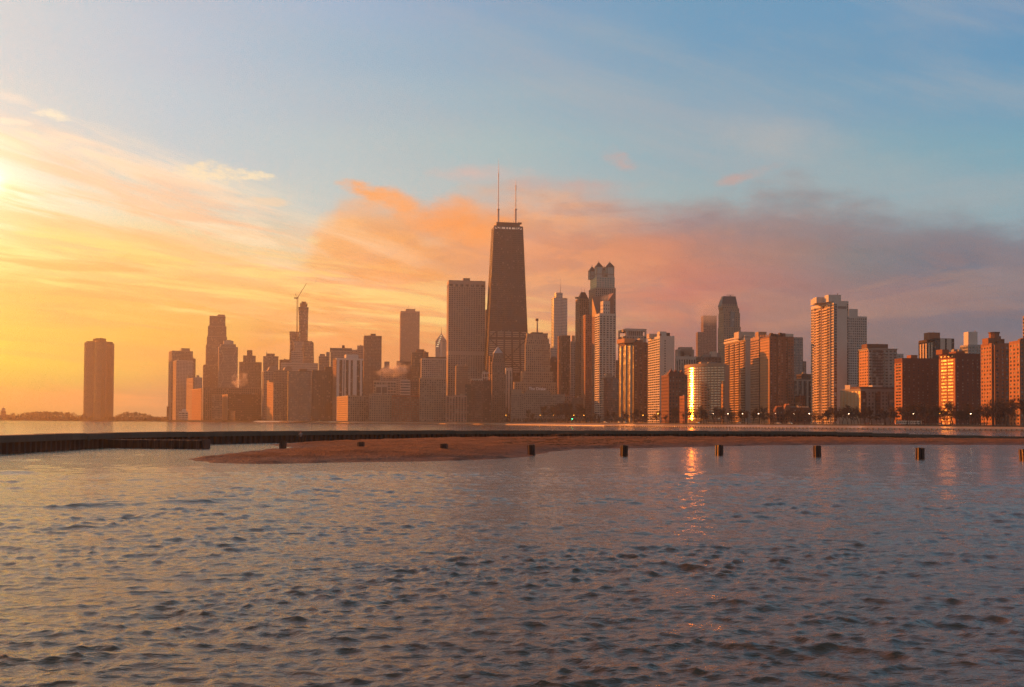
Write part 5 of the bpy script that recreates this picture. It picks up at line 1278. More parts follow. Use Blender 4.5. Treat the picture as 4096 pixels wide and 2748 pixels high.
# ---- curved white building that throws the sun's reflection onto the water
def curved_building():
    D = 1040; zc = W(2749, 1459, D); H = zc.z-ZB; R = 42
    xl = W(2749, 1459, D).x
    root = empty('curved_hotel', (xl, D, ZB), 0, 'curved white banded building whose windows flash the sun, in front of the mansard tower', 'building')
    cx = R*cos(radians(10.5)); cy = 7.8         # centre of the arc, local
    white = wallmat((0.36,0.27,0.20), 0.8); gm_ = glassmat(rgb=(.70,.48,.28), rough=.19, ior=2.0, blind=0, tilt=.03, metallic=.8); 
    a0, a1 = radians(169.5+4), radians(169.5+89)  # outward normal angle, counterclockwise from +x; towards the camera is 270
    nb, rows = 17, 21; base = 4.0; fh = (H-base-3.0)/rows
    P_ = lambda r, a: (cx+r*cos(a), cy+r*sin(a))
    def ring(mb, r0, r1, s, e, z0, z1, n):
        o = [P_(r1, s+(e-s)*i/n) for i in range(n+1)]; q = [P_(r0, s+(e-s)*i/n) for i in range(n+1)]
        for i in range(n): mb.prism([o[i], o[i+1], q[i+1], q[i]], z0, z1)
    m = MB(); pts = [P_(R-.5, a0+(a1-a0)*i/34) for i in range(35)]; last = pts[-1]
    m.prism(pts+[(last[0]+10, last[1]+24), (pts[0][0]+20, pts[0][1]+30)], 0, H-.6); m.build('wall', white, root)
    for j in range(rows+1):
        m = MB(); z = base+j*fh; ring(m, R-.5, R+.25, a0, a1, z-fh*.24, z+fh*.24, nb*2); o = m.build('floor_band', white, root)
    m = MB(); ring(m, R-.6, R+.35, a0, a1, H-3.2, H, nb*2); m.build('parapet', white, root)
    m = MB(); ring(m, R-.6, R+.2, a0, a1, 0, base-fh*.24, nb*2); m.build('base_wall', wallmat((.3,.24,.19)), root)
    mu = MB(); da = (a1-a0)/nb
    for i in range(nb+1): a = a0+da*i; ring(mu, R-.5, R+.1, a-da*.09, a+da*.09, base, H-3, 1)
    mu.build('piers', white, root, kind='stuff')
    k = 0; st = MB()
    for i in range(nb):
        a = a0+da*(i+.5)
        for j in range(rows):
            z0, z1 = base+j*fh+fh*.24, base+(j+1)*fh-fh*.24
            m = MB() if k < 300 else st; k += 1
            for q in range(3):                      # mirror panes, lean added at the foot to throw the sun's glint
                b0, b1 = a-da*.41+da*.82*q/3, a-da*.41+da*.82*(q+1)/3; lean = 0.185*(z1-z0)
                if i == 6:                     # one bay's panes turned on purpose to send the sun's reflection to the camera
                    t0, t1 = a-da*.41+da*.82*q/3, a-da*.41+da*.82*(q+1)/3; an_ = radians(203.4)
                    c0, c1 = P_(R-.1, t0), P_(R-.1, t1); mx, my = (c0[0]+c1[0])/2, (c0[1]+c1[1])/2; hw = .5*R*(t1-t0); ux, uy = -sin(an_)*hw, cos(an_)*hw; nx, ny = cos(an_), sin(an_)
                    A_, B_ = (mx-ux, my-uy), (mx+ux, my+uy)
                    lean = 0.185*(z1-z0+fh*.46); m.prism([(A_[0]+nx*lean, A_[1]+ny*lean), (B_[0]+nx*lean, B_[1]+ny*lean), P_(R-.6, t1), P_(R-.6, t0)], z0-fh*.23, z1+fh*.23, [A_, B_, P_(R-.6, t1), P_(R-.6, t0)]); continue
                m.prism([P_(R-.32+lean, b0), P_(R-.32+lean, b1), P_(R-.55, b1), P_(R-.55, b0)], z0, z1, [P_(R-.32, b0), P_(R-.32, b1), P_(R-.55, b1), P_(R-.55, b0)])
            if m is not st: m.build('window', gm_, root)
    st.build('window_grid', gm_, root, kind='stuff')
    m = MB(); x0, y0 = P_(R-14, a0+.35); m.box(x0, x0+14, y0-4, y0+8, H-.7, H+3.2); m.build('penthouse', white, root)
    m = MB(); x0, y0 = P_(R-12, a0+.9); m.box(x0, x0+9, y0, y0+6, H-.7, H+2.2); m.build('rooftop_unit', wallmat(GREY), root)
curved_building()
B('orange_apartments', 'slim sunlit orange building wedged between the curved one and the balcony tower', 2864, 2892, 2899, 1536, 1000, ST((0.42,0.25,0.14), G_APT, bay=3.6, flo=3.6, pf=.5, sf=.5), th=8, clut=1, phs=[(2890, 2897, 1524, TAN)])

def balconies(b, st_rows, face, spans, z0, fh, n, out=1.5, col=(0.46,0.42,0.37)):
    """each balcony: slab with parapet"""
    mat = wallmat(col, .8); cache = {}
    for (a, c_) in spans:
        m = MB()
        if face == 'left':
            m.box(-out, .3, a, c_, 0, .28); m.box(-out, -out+.15, a, c_, .28, 1.15); m.box(-out, .3, a, a+.12, .28, 1.1); m.box(-out, .3, c_-.12, c_, .28, 1.1)
        else:
            m.box(a, c_, -out, .3, 0, .28); m.box(a, c_, -out, -out+.15, .28, 1.15); m.box(a, a+.12, -out, .3, .28, 1.1); m.box(c_-.12, c_, -out, .3, .28, 1.1)
        me = m.mesh('balcony', mat)
        for j in range(n): link('balcony', me, b.root, (0, 0, z0+j*fh))
# balcony tower with deep white cornice
b = Bld('balcony_tower', 'apartment tower with deep stacked balconies glowing orange under a white cornice', 2899, 2982, 3002, 1350, 1190, 8, 'building')
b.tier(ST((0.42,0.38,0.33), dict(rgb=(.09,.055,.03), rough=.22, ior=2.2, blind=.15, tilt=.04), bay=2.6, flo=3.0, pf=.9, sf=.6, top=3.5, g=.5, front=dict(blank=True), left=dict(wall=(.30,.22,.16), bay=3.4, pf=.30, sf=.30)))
nfl = int((b.H-5)/3.0); L = b.L
balconies(b, None, 'left', [(L*.02, L*.20), (L*.26, L*.44), (L*.50, L*.68), (L*.76, L*.94)], 2.2, (b.H-5.6)/nfl, nfl, 1.6, (0.50,0.36,0.24))
m = MB(); m.box(-1.2, b.W+.3, -.5, L+.5, b.H-2.7, b.H+.05); m.build('cornice', wallmat((0.55,0.50,0.44)), b.root)
m = MB(); m.box(-.8, b.W+.2, -.2, L+.2, b.H+1.3, b.H+3.0); m.build('roof_slab', wallmat((0.55,0.50,0.44)), b.root)
b.ph(2955, 3019, 1327, yoff=6, dep=16, col=(.48,.42,.36))
B('grid_apartments', 'slab tower with a fine orange lit window grid and a dark narrow front', 3002, 3036, 3060, 1346, 1140, ST((0.36,0.25,0.19), G_DARK, bay=2.4, flo=3.0, pf=.12, sf=.35, top=3, front=dict(wall=(.12,.08,.06)), left=dict(wall=(.50,.33,.22), bay=1.9, pf=.2, sf=.34)), th=8, clut=1, phs=[(3034, 3066, 1327, TAN)])  # sunlit left and shaded front painted as separate wall colours
b = B('gothic_apartments', 'old brown brick apartment tower with ornate gold lit windows and dark rooftop tanks', 3040, 3078, 3169, 1345, 1098, ST((0.20,0.115,0.08), dict(rgb=(.05,.045,.045), rough=.15, ior=1.8, blind=.2, tilt=.03), bay=4.4, flo=3.3, pf=.6, sf=.5, top=2, left=dict(wall=(.46,.28,.16), bay=3.6, pf=.45, sf=.45, glass=G_GOLD)), th=8, clut=2)  # brown brick, left face recoloured with the sun's orange
for xx in (3088, 3100, 3111, 3124, 3137): b.ph(xx-5, xx+5, 1334+random.randint(-3, 3), yoff=random.uniform(2, 9), dep=5, col=(0.09,0.06,0.05), name='rooftop_tank')
for k in range(6): b.ph(3042+k*7, 3045+k*7, 1339, yoff=.5, dep=1.5, col=(.4,.25,.15), name='pinnacle')
# two pilaster bays on the front
for u in (.34, .78):
    m = MB(); m.box(b.W*u, b.W*u+7.5, -.9, .4, 0, b.H-.2); m.build('bay', wallmat((0.20,0.115,0.08)), b.root)
    w2 = MB()
    for j in range(int(b.H/3.3)-1):
        for q in (1.0, 4.4): w2.box(b.W*u+q, b.W*u+q+2.0, -.97, -.89, j*3.3+1.3, j*3.3+3.0)
    w2.build('window_grid', glassmat(rgb=(.06,.055,.055), rough=.15, ior=1.8, blind=.25, tilt=.03), b.root, kind='stuff')
b = B('office_tower', 'blue grey glass tower with dark panels behind the brown brick tower', None, 3140, 3212, 1348, 1280, ST((0.22,0.22,0.22), dict(rgb=(.06,.07,.085), rough=.12, ior=2.0, blind=.1, tilt=.03), bay=5, flo=3.4, pf=.22, sf=.25, top=1.5), th=8, phs=[(3138, 3174, 1335, OFFW)], clut=1)
B('apartment_tower', 'lower stepped neighbour with white balcony ends at the right of the blue grey glass tower', None, 3206, 3225, 1445, 1290, ST((0.18,0.16,0.15), dict(rgb=(.07,.07,.07), rough=.12, ior=1.9, blind=.35, tilt=.03), bay=3.4, flo=3.4, pf=.3, sf=.5), th=8, clut=1)
B('office_building', 'dark flat-roofed block just left of the tall white tower', None, 3206, 3246, 1496, 1210, ST((0.06,0.05,0.05), G_DARK, bay=3, flo=3.3, pf=.2, sf=.4), th=8, clut=3)
B('apartment_building', 'low building with broad white piers and dark glass left of the tall white tower', None, 3171, 3250, 1518, 1150, ST((0.40,0.37,0.33), G_DARK, bay=6.2, flo=3.2, pf=.36, sf=.12, top=1.6, span=(.08,.07,.065), g=.6), th=7, clut=2)
b = B('brick_apartments', 'small dark brick building with an orange sunlit corner left of the tall white tower', 3179, 3199, 3221, 1582, 1090, ST(DBRICK, G_APT, bay=3.4, flo=3.4, pf=.55, sf=.5, left=dict(wall=(.4,.2,.1))), th=-2, clut=2)
b = B('mansion', 'low red brick mansion block with a balustraded roof beside the road', None, 3162, 3240, 1630, 900, ST((0.15,0.065,0.042), G_APT, bay=3.2, flo=3.4, pf=.5, sf=.5, top=1.2, base=1.5), th=6, clut=2)
for k in range(10): b.ph(3164+k*7.6, 3167+k*7.6, 1625, yoff=.3, dep=1.2, col=STONE, name='balustrade_post')
b = Bld('mansion', 'gabled brick mansion with steep roofs catching orange light', 3094, 3106, 3132, 1640, 905, 8, 'building'); b.tier(ST((0.18,0.08,0.05), G_APT, bay=3, flo=3.4, pf=.5, sf=.5, top=.9)); gables(b, (3110, 3120, 3128), 1640, 4.5, (.18,.08,.05), None, w=4.5)
b = Bld('mansion', 'second gabled mansion with tall chimneys next to the balustraded brick one', 3136, 3142, 3161, 1634, 900, 8, 'building'); b.tier(ST((0.28,0.13,0.07), G_APT, bay=3, flo=3.4, pf=.5, sf=.5, top=.9)); gables(b, (3147, 3157), 1634, 5, (.28,.13,.07), None, w=4.5)
b.ph(3143, 3146, 1617, col=(.24,.11,.06), name='chimney'); b.ph(3153, 3156, 1619, col=(.24,.11,.06), name='chimney')

# ---- tall white tower
b = Bld('white_balcony_tower', 'tall white tower with two columns of orange lit balconies and a plain wall beside them', 3244, 3335, 3394, 1203, 1020, 8, 'skyscraper')
WT = (0.56,0.54,0.50)
b.tier(ST(WT, dict(rgb=(.07,.05,.035), rough=.2, ior=2.1, blind=.15, tilt=.05), bay=3.0, flo=2.95, pf=.9, sf=.6, top=3.0, g=.5,
   front=dict(bay=40, pf=.0, sf=.0, blank=True), left=dict(wall=(.56,.48,.40), bay=3.6, pf=.16, sf=.34, maxobj=300)))  # white sun side, with its balconies and fins, tinted warm as if sunlit
nfl = int((b.H-8)/2.95); L = b.L; fh = (b.H-8)/nfl
balconies(b, None, 'left', [(L*.56, L*.76)], 6, fh, nfl-1, 2.4, (0.56,0.44,0.32))
balconies(b, None, 'left', [(L*.20, L*.42)], 6, fh, nfl-1, 2.4, (0.56,0.44,0.32))
m = MB()                                   # glazed strips either side of the blank front
for u0, u1 in ((.02, .21), (.91, .985)): m.box(b.W*u0, b.W*u1, -.12, .02, 3, b.H-3.2)
m.build('glass_strip', glassmat(rgb=(.035,.03,.03), rough=.12, ior=1.8, blind=.15, tilt=.03), b.root)
m = MB()
for j in range(nfl+1):
    for u0, u1 in ((.02, .21), (.91, .985)): m.box(b.W*u0, b.W*u1, -.22, .02, 3+j*fh, 3+j*fh+.55)
m.build('floor_bands', wallmat((.40,.38,.35)), b.root, kind='stuff')
for k in range(4): 
    m = MB(); xx = b.W*(.36+.14*k); m.tube((xx, -.1, b.H-7), (xx, -.02, b.H-7), 1.6, n=10); m.build('round_vent', wallmat((.25,.24,.23)), b.root)
b.ph(3259, 3288, 1195, yoff=26, dep=10, col=WT); b.ph(3266, 3314, 1189, yoff=15, dep=9, col=WT); b.ph(3314, 3364, 1179, yoff=2.5, dep=9, col=WT); b.mast(3350, 1173, .55, zb=b.lz(3350, 1180), yoff=4, col=DARK)
for u in (.0, .48, .5, .99): pass
for u in (.45, .50, .81, .12):              # slender fins down the balcony side
    m = MB(); m.box(-1.2, .3, L*u, L*u+.5, 0, b.H-3); m.build('fin', wallmat((.50,.42,.34)), b.root)
B('white_grid_tower', 'tall white tower with a regular square window grid behind the white balcony tower', None, 3392, 3467.5, 1264, 1330, ST((0.47,0.47,0.45), dict(rgb=(.05,.055,.06), rough=.12, ior=1.8, blind=.08, tilt=.02), bay=3.1, flo=3.4, pf=.28, sf=.40, top=2.2, g=.6), th=9, phs=[(3395, 3431, 1236, (0.47,0.47,0.45))], clut=1, cat='skyscraper')
# balconied grey tower
b = Bld('balconied_tower', 'grey balconied tower with its sunlit end coloured orange and a brown rooftop box behind the low glowing block', 3431, 3473, 3588, 1394, 985, 6, 'building')
b.tier(ST((0.36,0.345,0.32), G_APT, bay=4.6, flo=3.0, pf=.42, sf=.45, top=1.3, left=dict(wall=(.46,.26,.14), bay=3.6, pf=.5, sf=.5)))  # grey building, sunshine on the end painted as orange wall
nfl = int((b.H-4)/3.0); balconies(b, None, 'front', [(b.W*.02, b.W*.12), (b.W*.55, b.W*.66), (b.W*.88, b.W*.985)], 3, 3.0, nfl, 1.5, (.36,.34,.31))
m = MB(); m.box(b.W*.14, b.W*.50, -.13, .02, 2, b.H-1.5); m.build('dark_bay', glassmat(rgb=(.035,.033,.032), rough=.15, ior=1.7, blind=.1, tilt=.03), b.root)
m = MB()
for j in range(nfl): 
    for u in (.14, .24, .33, .42): m.box(b.W*u+.1, b.W*u+2.2, -.30, -.1, 3+j*3.0, 4.1+j*3.0)
m.build('railings', wallmat((.22,.21,.2)), b.root, kind='stuff')
m = MB(); m.box(-1, b.W+1.2, -1.2, b.L+1, b.H-.35, b.H+.15); m.build('roof_slab', wallmat((.45,.42,.38)), b.root)
b.ph(3468, 3552, 1376, yoff=4, dep=12, col=(.16,.09,.06)); b.mast(3508, 1371, .5, zb=b.H+3)
B('apartment_building', 'pale blue glass block peeping out right of the balconied tower', None, 3581, 3614, 1415, 1230, ST((0.40,0.44,0.45), G_MIR, bay=4, flo=3.5, pf=.1, sf=.3), th=6, clut=0)
# low glowing block
LG = ST((0.27,0.245,0.22), G_APT, bay=3.8, flo=3.35, pf=.5, sf=.5, top=2.0, base=7.5, basewall=(.33,.27,.22), left=dict(wall=(.46,.31,.19), bay=5.2, pf=.30, sf=.12, glass=dict(rgb=(.30,.22,.13), rough=.31, ior=2.6, blind=0, tilt=.03)), front=dict(bay=3.9, pf=.55, sf=.45))  # sun glow put into the left wall and pane colours
b = Bld('midrise_apartments', 'low six storey apartment block with large glowing windows on its sunlit side', 3361, 3443, 3580, 1555, 922, 17, 'building')
b.tier(LG)
for u in (.01, .42, .80):
    m = MB(); m.box(b.W*u, b.W*u+5.5, -.7, .3, 7.6, b.H-2.2); m.build('bay_window', glassmat(rgb=(.04,.03,.03), rough=.15, ior=1.8, blind=.1, tilt=.03), b.root)
    m = MB(); 
    for j in range(7): m.box(b.W*u-.1, b.W*u+5.6, -.85, .3, 7.6+j*3.3, 8.3+j*3.3)
    m.build('bay_bands', wallmat((.12,.07,.05)), b.root)
b.ph(3440, 3578, 1548, yoff=4, dep=14, col=(.14,.08,.06)); b.ph(3490, 3530, 1541, yoff=6, dep=6, col=OFFW); b.ph(3400, 3425, 1540, yoff=22, dep=8, col=OFFW)
# brown slab with small windows
def slab(label, xL, xC, xR, yt, D, th, glassL, phs, frm):
    b = Bld('brown_slab_block', label, xL, xC, xR, yt, D, th, 'building')
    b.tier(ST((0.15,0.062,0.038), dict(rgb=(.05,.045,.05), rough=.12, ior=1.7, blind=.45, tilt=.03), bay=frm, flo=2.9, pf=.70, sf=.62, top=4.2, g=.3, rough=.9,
        left=dict(wall=(.36,.165,.08), bay=(b.L-5)/2, pf=.14, sf=.52, glass=glassL, m=[2.2, 2.2])))  # brown brick end wall lightened to look sunlit
    for p_ in phs: b.ph(*p_[:3], yoff=5, dep=8, col=(.26,.11,.055))
    return b
slab('dark brown brick slab with its sunlit end wall coloured dull orange, left of the blazing yellow one', 3578, 3609, 3757, 1432, 882, 5, dict(rgb=(.05,.04,.035), rough=.2, ior=1.6, blind=.1, tilt=.03), [(3644, 3670, 1420)], 4.6)
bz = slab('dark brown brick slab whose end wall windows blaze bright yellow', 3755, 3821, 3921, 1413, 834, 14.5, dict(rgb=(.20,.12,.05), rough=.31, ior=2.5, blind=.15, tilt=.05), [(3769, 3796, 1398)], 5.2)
for k in range(4):
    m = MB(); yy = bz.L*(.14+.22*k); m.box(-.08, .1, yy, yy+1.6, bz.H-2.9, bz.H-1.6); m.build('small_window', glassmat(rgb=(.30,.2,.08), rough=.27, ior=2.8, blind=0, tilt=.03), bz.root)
# black and white striped building behind
b = Bld('striped_block', 'black and white vertically striped building with a brown rooftop box behind the brown slabs', 3674, 3737, 3817, 1353, 1000, 5, 'building')
b.tier(ST((0.055,0.045,0.04), G_DARK, bay=3.2, flo=3.0, pf=.1, sf=.3, top=2, g=.4))
for u in (.30, .62): 
    m = MB(); m.box(b.W*u, b.W*u+5.0, -.3, .42, 0, b.H-.4); m.build('white_stripe', wallmat((.52,.49,.44)), b.root)
for k in range(5):
    m = MB(); yy = b.L*(.10+.18*k); m.box(-.3, .42, yy, yy+b.L*.08, 0, b.H-4); m.build('white_stripe', wallmat((.52,.46,.38)), b.root)
b.ph(3715, 3760, 1330, yoff=5, dep=10, col=(.30,.14,.08)); b.mast(3735, 1326, .5, zb=b.H+5, yoff=8)
b = Bld('chimney_block', 'white windowed building topped by a tall white box, half hidden by the blazing slab', 3840, 3872, 3925, 1378, 1040, 5, 'building')
b.tier(ST((0.36,0.36,0.36), G_MIR, bay=4, flo=3.4, pf=.25, sf=.3, top=1.5)); b.ph(3873, 3910, 1327, yoff=4, dep=9, col=(.62,.58,.54)); b.mast(3899, 1321, .35, zb=b.H+14, yoff=6); b.mast(3902, 1322, .35, zb=b.H+14, yoff=6)
B('service_block', 'low red rooftop block with lamps just above the blazing slab', None, 3824, 3860, 1405, 905, ST((.22,.09,.05), G_DARK, bay=4, flo=3), th=4, clut=4)
# old brick towers at the right
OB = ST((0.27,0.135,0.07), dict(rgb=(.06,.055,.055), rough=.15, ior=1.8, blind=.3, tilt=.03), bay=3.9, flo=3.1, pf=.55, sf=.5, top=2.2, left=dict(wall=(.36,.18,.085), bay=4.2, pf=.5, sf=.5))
b = Bld('brick_tower', 'ornate orange brick apartment tower with an octagonal water tank house on its roof', 3923, 3966, 4037, 1372, 792, 4, 'building')
b.tier(OB)
m = MB(); m.box(b.W*.10, b.W*.38, -2.0, .4, 0, b.H-1.6); m.build('bay', wallmat((0.27,0.135,0.07)), b.root)
m = MB()
for j in range(int(b.H/3.1)-1): m.box(b.W*.10+1, b.W*.10+2.6, -2.08, -1.98, j*3.1+1.2, j*3.1+2.8); m.box(b.W*.38-2.6, b.W*.38-1.0, -2.08, -1.98, j*3.1+1.2, j*3.1+2.8)
m.build('window_grid', glassmat(rgb=(.06,.055,.055), rough=.15, ior=1.8, blind=.3, tilt=.03), b.root, kind='stuff')
b.ph(3953, 4004, 1352, yoff=4, dep=9, col=(.24,.115,.06)); x = b.lx(3976, 1330, 9); zt = b.lz(3976, 1329, x, 9); m = MB(); m.prism([(x+4.0*cos(i*pi/4+.39), 9+4.0*sin(i*pi/4+.39)) for i in range(8)], b.H+2, zt-1); m.build('tank_house', wallmat((.24,.115,.06)), b.root)
m = MB(); m.prism([(x+4.5*cos(i*pi/4+.39), 9+4.5*sin(i*pi/4+.39)) for i in range(8)], zt-1, zt, ); m.build('tank_cap', wallmat((.13,.07,.05)), b.root)
b.ph(4003, 4018, 1356, yoff=8, dep=6, col=(.17,.085,.05)); b.ph(3994, 4004, 1345, yoff=8, dep=4, col=(.17,.085,.05)); b.clutter(4, 5, 2.5)
b = Bld('brick_tower', 'second orange brick apartment tower at the right edge of the photo', 4036, 4079, 4150, 1361, 755, 4, 'building'); b.tier(OB); b.clutter(5, 2, 2.5)
b = Bld('apartment_tower', 'sliver of a taller tower cut by the right edge, behind the second brick tower', 4091, 4118, 4180, 1259, 850, 3, 'building'); b.tier(ST((0.36,0.22,0.13), G_DARK, bay=4, flo=3.1, pf=.3, sf=.4))

# ----------------------------------------------------------------- trees (bare)
bark = wallmat((0.075,0.050,0.038), 0.95, 0.3, 1.0, key='bark')
def bare_tree(seed, h, spread, levels=4):
    r = random.Random(seed); tr = MB(); cr = MB()
    def grow(mb, p, d, L, rad, lev):
        n = 3
        for k in range(n):
            d = (d+Vector((r.gauss(0, .13), r.gauss(0, .13), r.gauss(0.03, .08)))).normalized(); q = p+d*(L/n)
            mb.tube(p, q, rad*(1-.22*k), rad*(1-.22*(k+1)), 3 if lev < 3 else 5)
            p = q
            if lev and (k or lev < levels or True):
                for _ in range(r.choice([1, 2, 2]) if lev > 1 else 3):
                    a = r.uniform(0, 2*pi); s = r.uniform(.35, .95)*spread
                    nd = (d+Vector((cos(a)*s, sin(a)*s, r.uniform(.0, .45)))).normalized()
                    grow(cr, p, nd, L*r.uniform(.50, .72), rad*.48, lev-1)
        if lev == 0:
            for _ in range(7):
                a = r.uniform(0, 2*pi); nd = (d+Vector((cos(a), sin(a), r.uniform(-.3, .5)))*.7).normalized(); cr.tube(p, p+nd*r.uniform(.7, 1.7), .045, .02, 3)
    tr.tube((0, 0, -.3), (0, 0, h*.16), h*.022, h*.018, 6)
    grow(tr, Vector((0, 0, h*.15)), Vector((0, 0, 1)), h*.40, h*.017, levels)
    return tr.mesh('trunk', bark), cr.mesh('crown', bark)
TREES = [bare_tree(s, 18, sp, lv) for s, sp, lv in ((1, .75, 3), (2, .85, 3), (5, .7, 3), (9, .95, 3), (14, .8, 3))]
def tree(x, y, z, sc, k, label, group, wide=1.0):
    o = empty('bare_tree', (x, y, z), random.uniform(0, 6.28), label, 'tree', group); o.scale = (sc*wide, sc*wide, sc)
    link('trunk', TREES[k][0], o); link('crown', TREES[k][1], o); return o
def shore_at(px, off):
    """point `off` metres inland from the waterline on the bearing of photo column px"""
    best = None
    a = atan2(ray(px, 1690).x, ray(px, 1690).y)
    for i in range(len(shs)-1):
        p = shs[i]+nrm[i]*off; q = shs[i+1]+nrm[i+1]*off
        a0, a1 = atan2(p[0], p[1]), atan2(q[0], q[1])
        if min(a0, a1) <= a <= max(a0, a1) and a0 != a1:
            f = (a-a0)/(a1-a0); return p+(q-p)*f
    return np.array([ray(px, 1690).x*900, 900])
tr_ = random.Random(3)
# sparse park trees along the road; every label names the stretch of shore
LMK = [(840,'the stepped pinkish tower'),(900,'the grey braced tower'),(960,'the wide dark flat-roofed block'),(1030,'the right end of the dark flat-roofed block'),(1080,'the block with a sunlit orange side'),(1130,'the arched twin-topped tower'),(1175,'the first window-rowed dark block'),
  (1220,'the second window-rowed dark block'),(1290,'the plain near-black slab'),(1370,'the sunlit orange end of the stone block'),(1430,'the stone block'),(1500,'the left half of the small-windowed stone block'),(1550,'the right half of the small-windowed stone block'),(1600,'the left half of the red brick block'),(1650,'the right half of the red brick block'),
  (1710,'the left half of the tall grid block'),(1760,'the right half of the tall grid block'),(1810,'the red and white striped block'),(1850,'the striped block edge'),(1875,'the narrow dark block'),(1910,'the brown brick block'),(1950,'the dark brick block'),(1995,'the pyramid-roofed tower'),(2035,'the slim white striped tower'),
  (2070,'the left wing of the hotel'),(2120,'the hotel sign'),(2170,'the middle of the hotel'),(2215,'the right wing of the hotel'),(2260,'the brown stone row'),(2310,'the low plain block'),(2350,'the hip-roofed tower'),(2395,'the white grid tower'),(2440,'the dark glass building'),(2500,'the gold glass bays'),(2560,'the bronze tower front'),
  (2615,'the striped balconies'),(2670,'the blank white front'),(2710,'the gabled brick building'),(2760,'the glinting bays'),(2810,'the curved building middle'),(2870,'the slim orange building'),(2930,'the left balconies'),(2985,'the balcony tower corner'),(3025,'the fine grid slab'),(3060,'the ornate gold-lit face'),(3110,'the gabled mansion'),
  (3150,'the chimneyed mansion'),(3200,'the balustraded mansion'),(3260,'the first orange balcony column'),(3310,'the second orange balcony column'),(3365,'the plain white wall'),(3400,'the glowing windows'),(3455,'the middle of the low block'),(3530,'the right end of the low block'),(3590,'the dull sunlit orange end wall'),
  (3650,'the articulated bus'),(3710,'the first brown slab'),(3785,'the blazing windows'),(3860,'the second brown slab'),(3910,'the gap before the brick towers'),(3945,'the lit side of the ornate brick tower'),(4000,'the water tank house'),(4060,'the last brick tower'),(4110,'the right edge of the photo')]
def tree_label(px, off, s):
    k = min(LMK, key=lambda q: abs(q[0]-px)); side = 'left of' if px < k[0]-10 else ('right of' if px > k[0]+10 else 'right below')
    return '%s bare tree %s %s%s' % ('small' if s < .85 else ('tall' if s > 1.05 else 'medium'), side, k[1], ', nearer the water' if off < 50 else '')
zones = [(2340, 2700, 26, 'bare tree on the shore road in front of the gold-fronted towers', 'bare trees in front of the gold-fronted towers', .7),
         (2700, 3060, 30, 'bare tree between the road and the curved white building or balcony tower', 'bare trees below the curved building', .72),
         (3060, 3300, 16, 'bare tree in front of the brick mansions left of the tall white tower', 'bare trees in front of the mansions', .62),
         (3300, 3620, 24, 'bare tree in front of the low block with glowing windows', 'bare trees in front of the low glowing block', .75),
         (3620, 3930, 22, 'bare tree in front of the two dark brown slabs', 'bare trees in front of the brown slabs', .85),
         (3930, 4140, 14, 'large bare tree in front of the orange brick towers', 'bare trees in front of the brick towers', 1.05),
         (1680, 2050, 34, 'bare tree in the dark grove below the ribbed slab and tapering tower', 'bare trees below the tapering tower', 1.15),
         (2050, 2340, 30, 'bare tree in the dark park below the lettered hotel', 'bare trees below the hotel', 1.15),
         (1360, 1680, 24, 'bare tree in front of the stone and red brick lakefront blocks', 'bare trees before the lakefront blocks', 1.1),
         (820, 1340, 24, 'bare tree low on the beach below the left cluster of towers', 'bare trees below the left cluster', 1.1)]
for a, c_, n_, lab, grp, sc in zones:
    for i in range(n_):
        px = a+(c_-a)*(i+tr_.random())/n_; off = tr_.choice([31, 36, 70, 76, 84]) if px > 2200 else tr_.uniform(60, 140)
        p_ = shore_at(px, off); sz_r = tr_.uniform(.6, 1.25); tree(p_[0], p_[1], 3.4, sc*sz_r, tr_.randrange(5), tree_label(px, off, sz_r), 'bare trees along the shore road', 1.35)
# far left park: flat-topped grove, low scrub
for i in range(30):
    px = 108+(282-108)*i/29; p_ = W(px, 1680, 2330+tr_.uniform(-60, 60)); tree(p_.x, p_.y, 3.6, 0.98*tr_.uniform(.93, 1.03)*(0.8+.2*sin(pi*i/29)**.4), tr_.randrange(5), 'bare tree of the flat-topped grove left of the lone dark tower', 'flat-topped grove left of the lone tower', 1.5)
for i in range(26):
    px = 462+(610-462)*i/25; p_ = W(px, 1680, 2330+tr_.uniform(-60, 60)); tree(p_.x, p_.y, 3.6, 1.05*tr_.uniform(.8, 1.05)*(0.55+.45*sin(pi*i/25)), tr_.randrange(5), 'bare tree of the grove right of the lone dark tower', 'grove right of the lone tower', 1.4)
for i in range(22):
    px = 30+(345-30)*tr_.random(); p_ = W(px, 1680, 2300+tr_.uniform(-60, 60)); tree(p_.x, p_.y, 3.4, .75*tr_.uniform(.7, 1.2), tr_.randrange(5), 'low bare tree in the scrub at the far left shore', 'scrub trees at the far left', 1.6)
# undergrowth: one mass of twigs
ug = MB(); ur = random.Random(5)
for i in range(9000):
    px = ur.uniform(-60, 700) if i < 4500 else ur.uniform(700, 2400); big = px < 700
    if big: p_ = W(px, 1680, ur.uniform(2270, 2340)); x, y, h = p_.x, p_.y, ur.uniform(4, 10)
    else: q = shore_at(px, ur.uniform(40, 140)); x, y, h = q[0], q[1], ur.uniform(3, 8)
    a = ur.uniform(0, pi); w = ur.uniform(.8, 2.0)
    ug.add([(x-cos(a)*w, y-sin(a)*w, 3.2), (x+cos(a)*w, y+sin(a)*w, 3.2), (x+ur.uniform(-1.5, 1.5), y+ur.uniform(-1, 1), 3.2+h)], [(0, 1, 2)])
ug.build('undergrowth', bark, kind='stuff')
p_ = W(300, 1680, 2310); m = MB(); m.box(-700, 420, 0, 40, -6, 3.4-3.0+3.2); 
lp = m.build('park_spit', grass, kind='structure', loc=(W(300, 1680, 2290).x, 2290, 0))

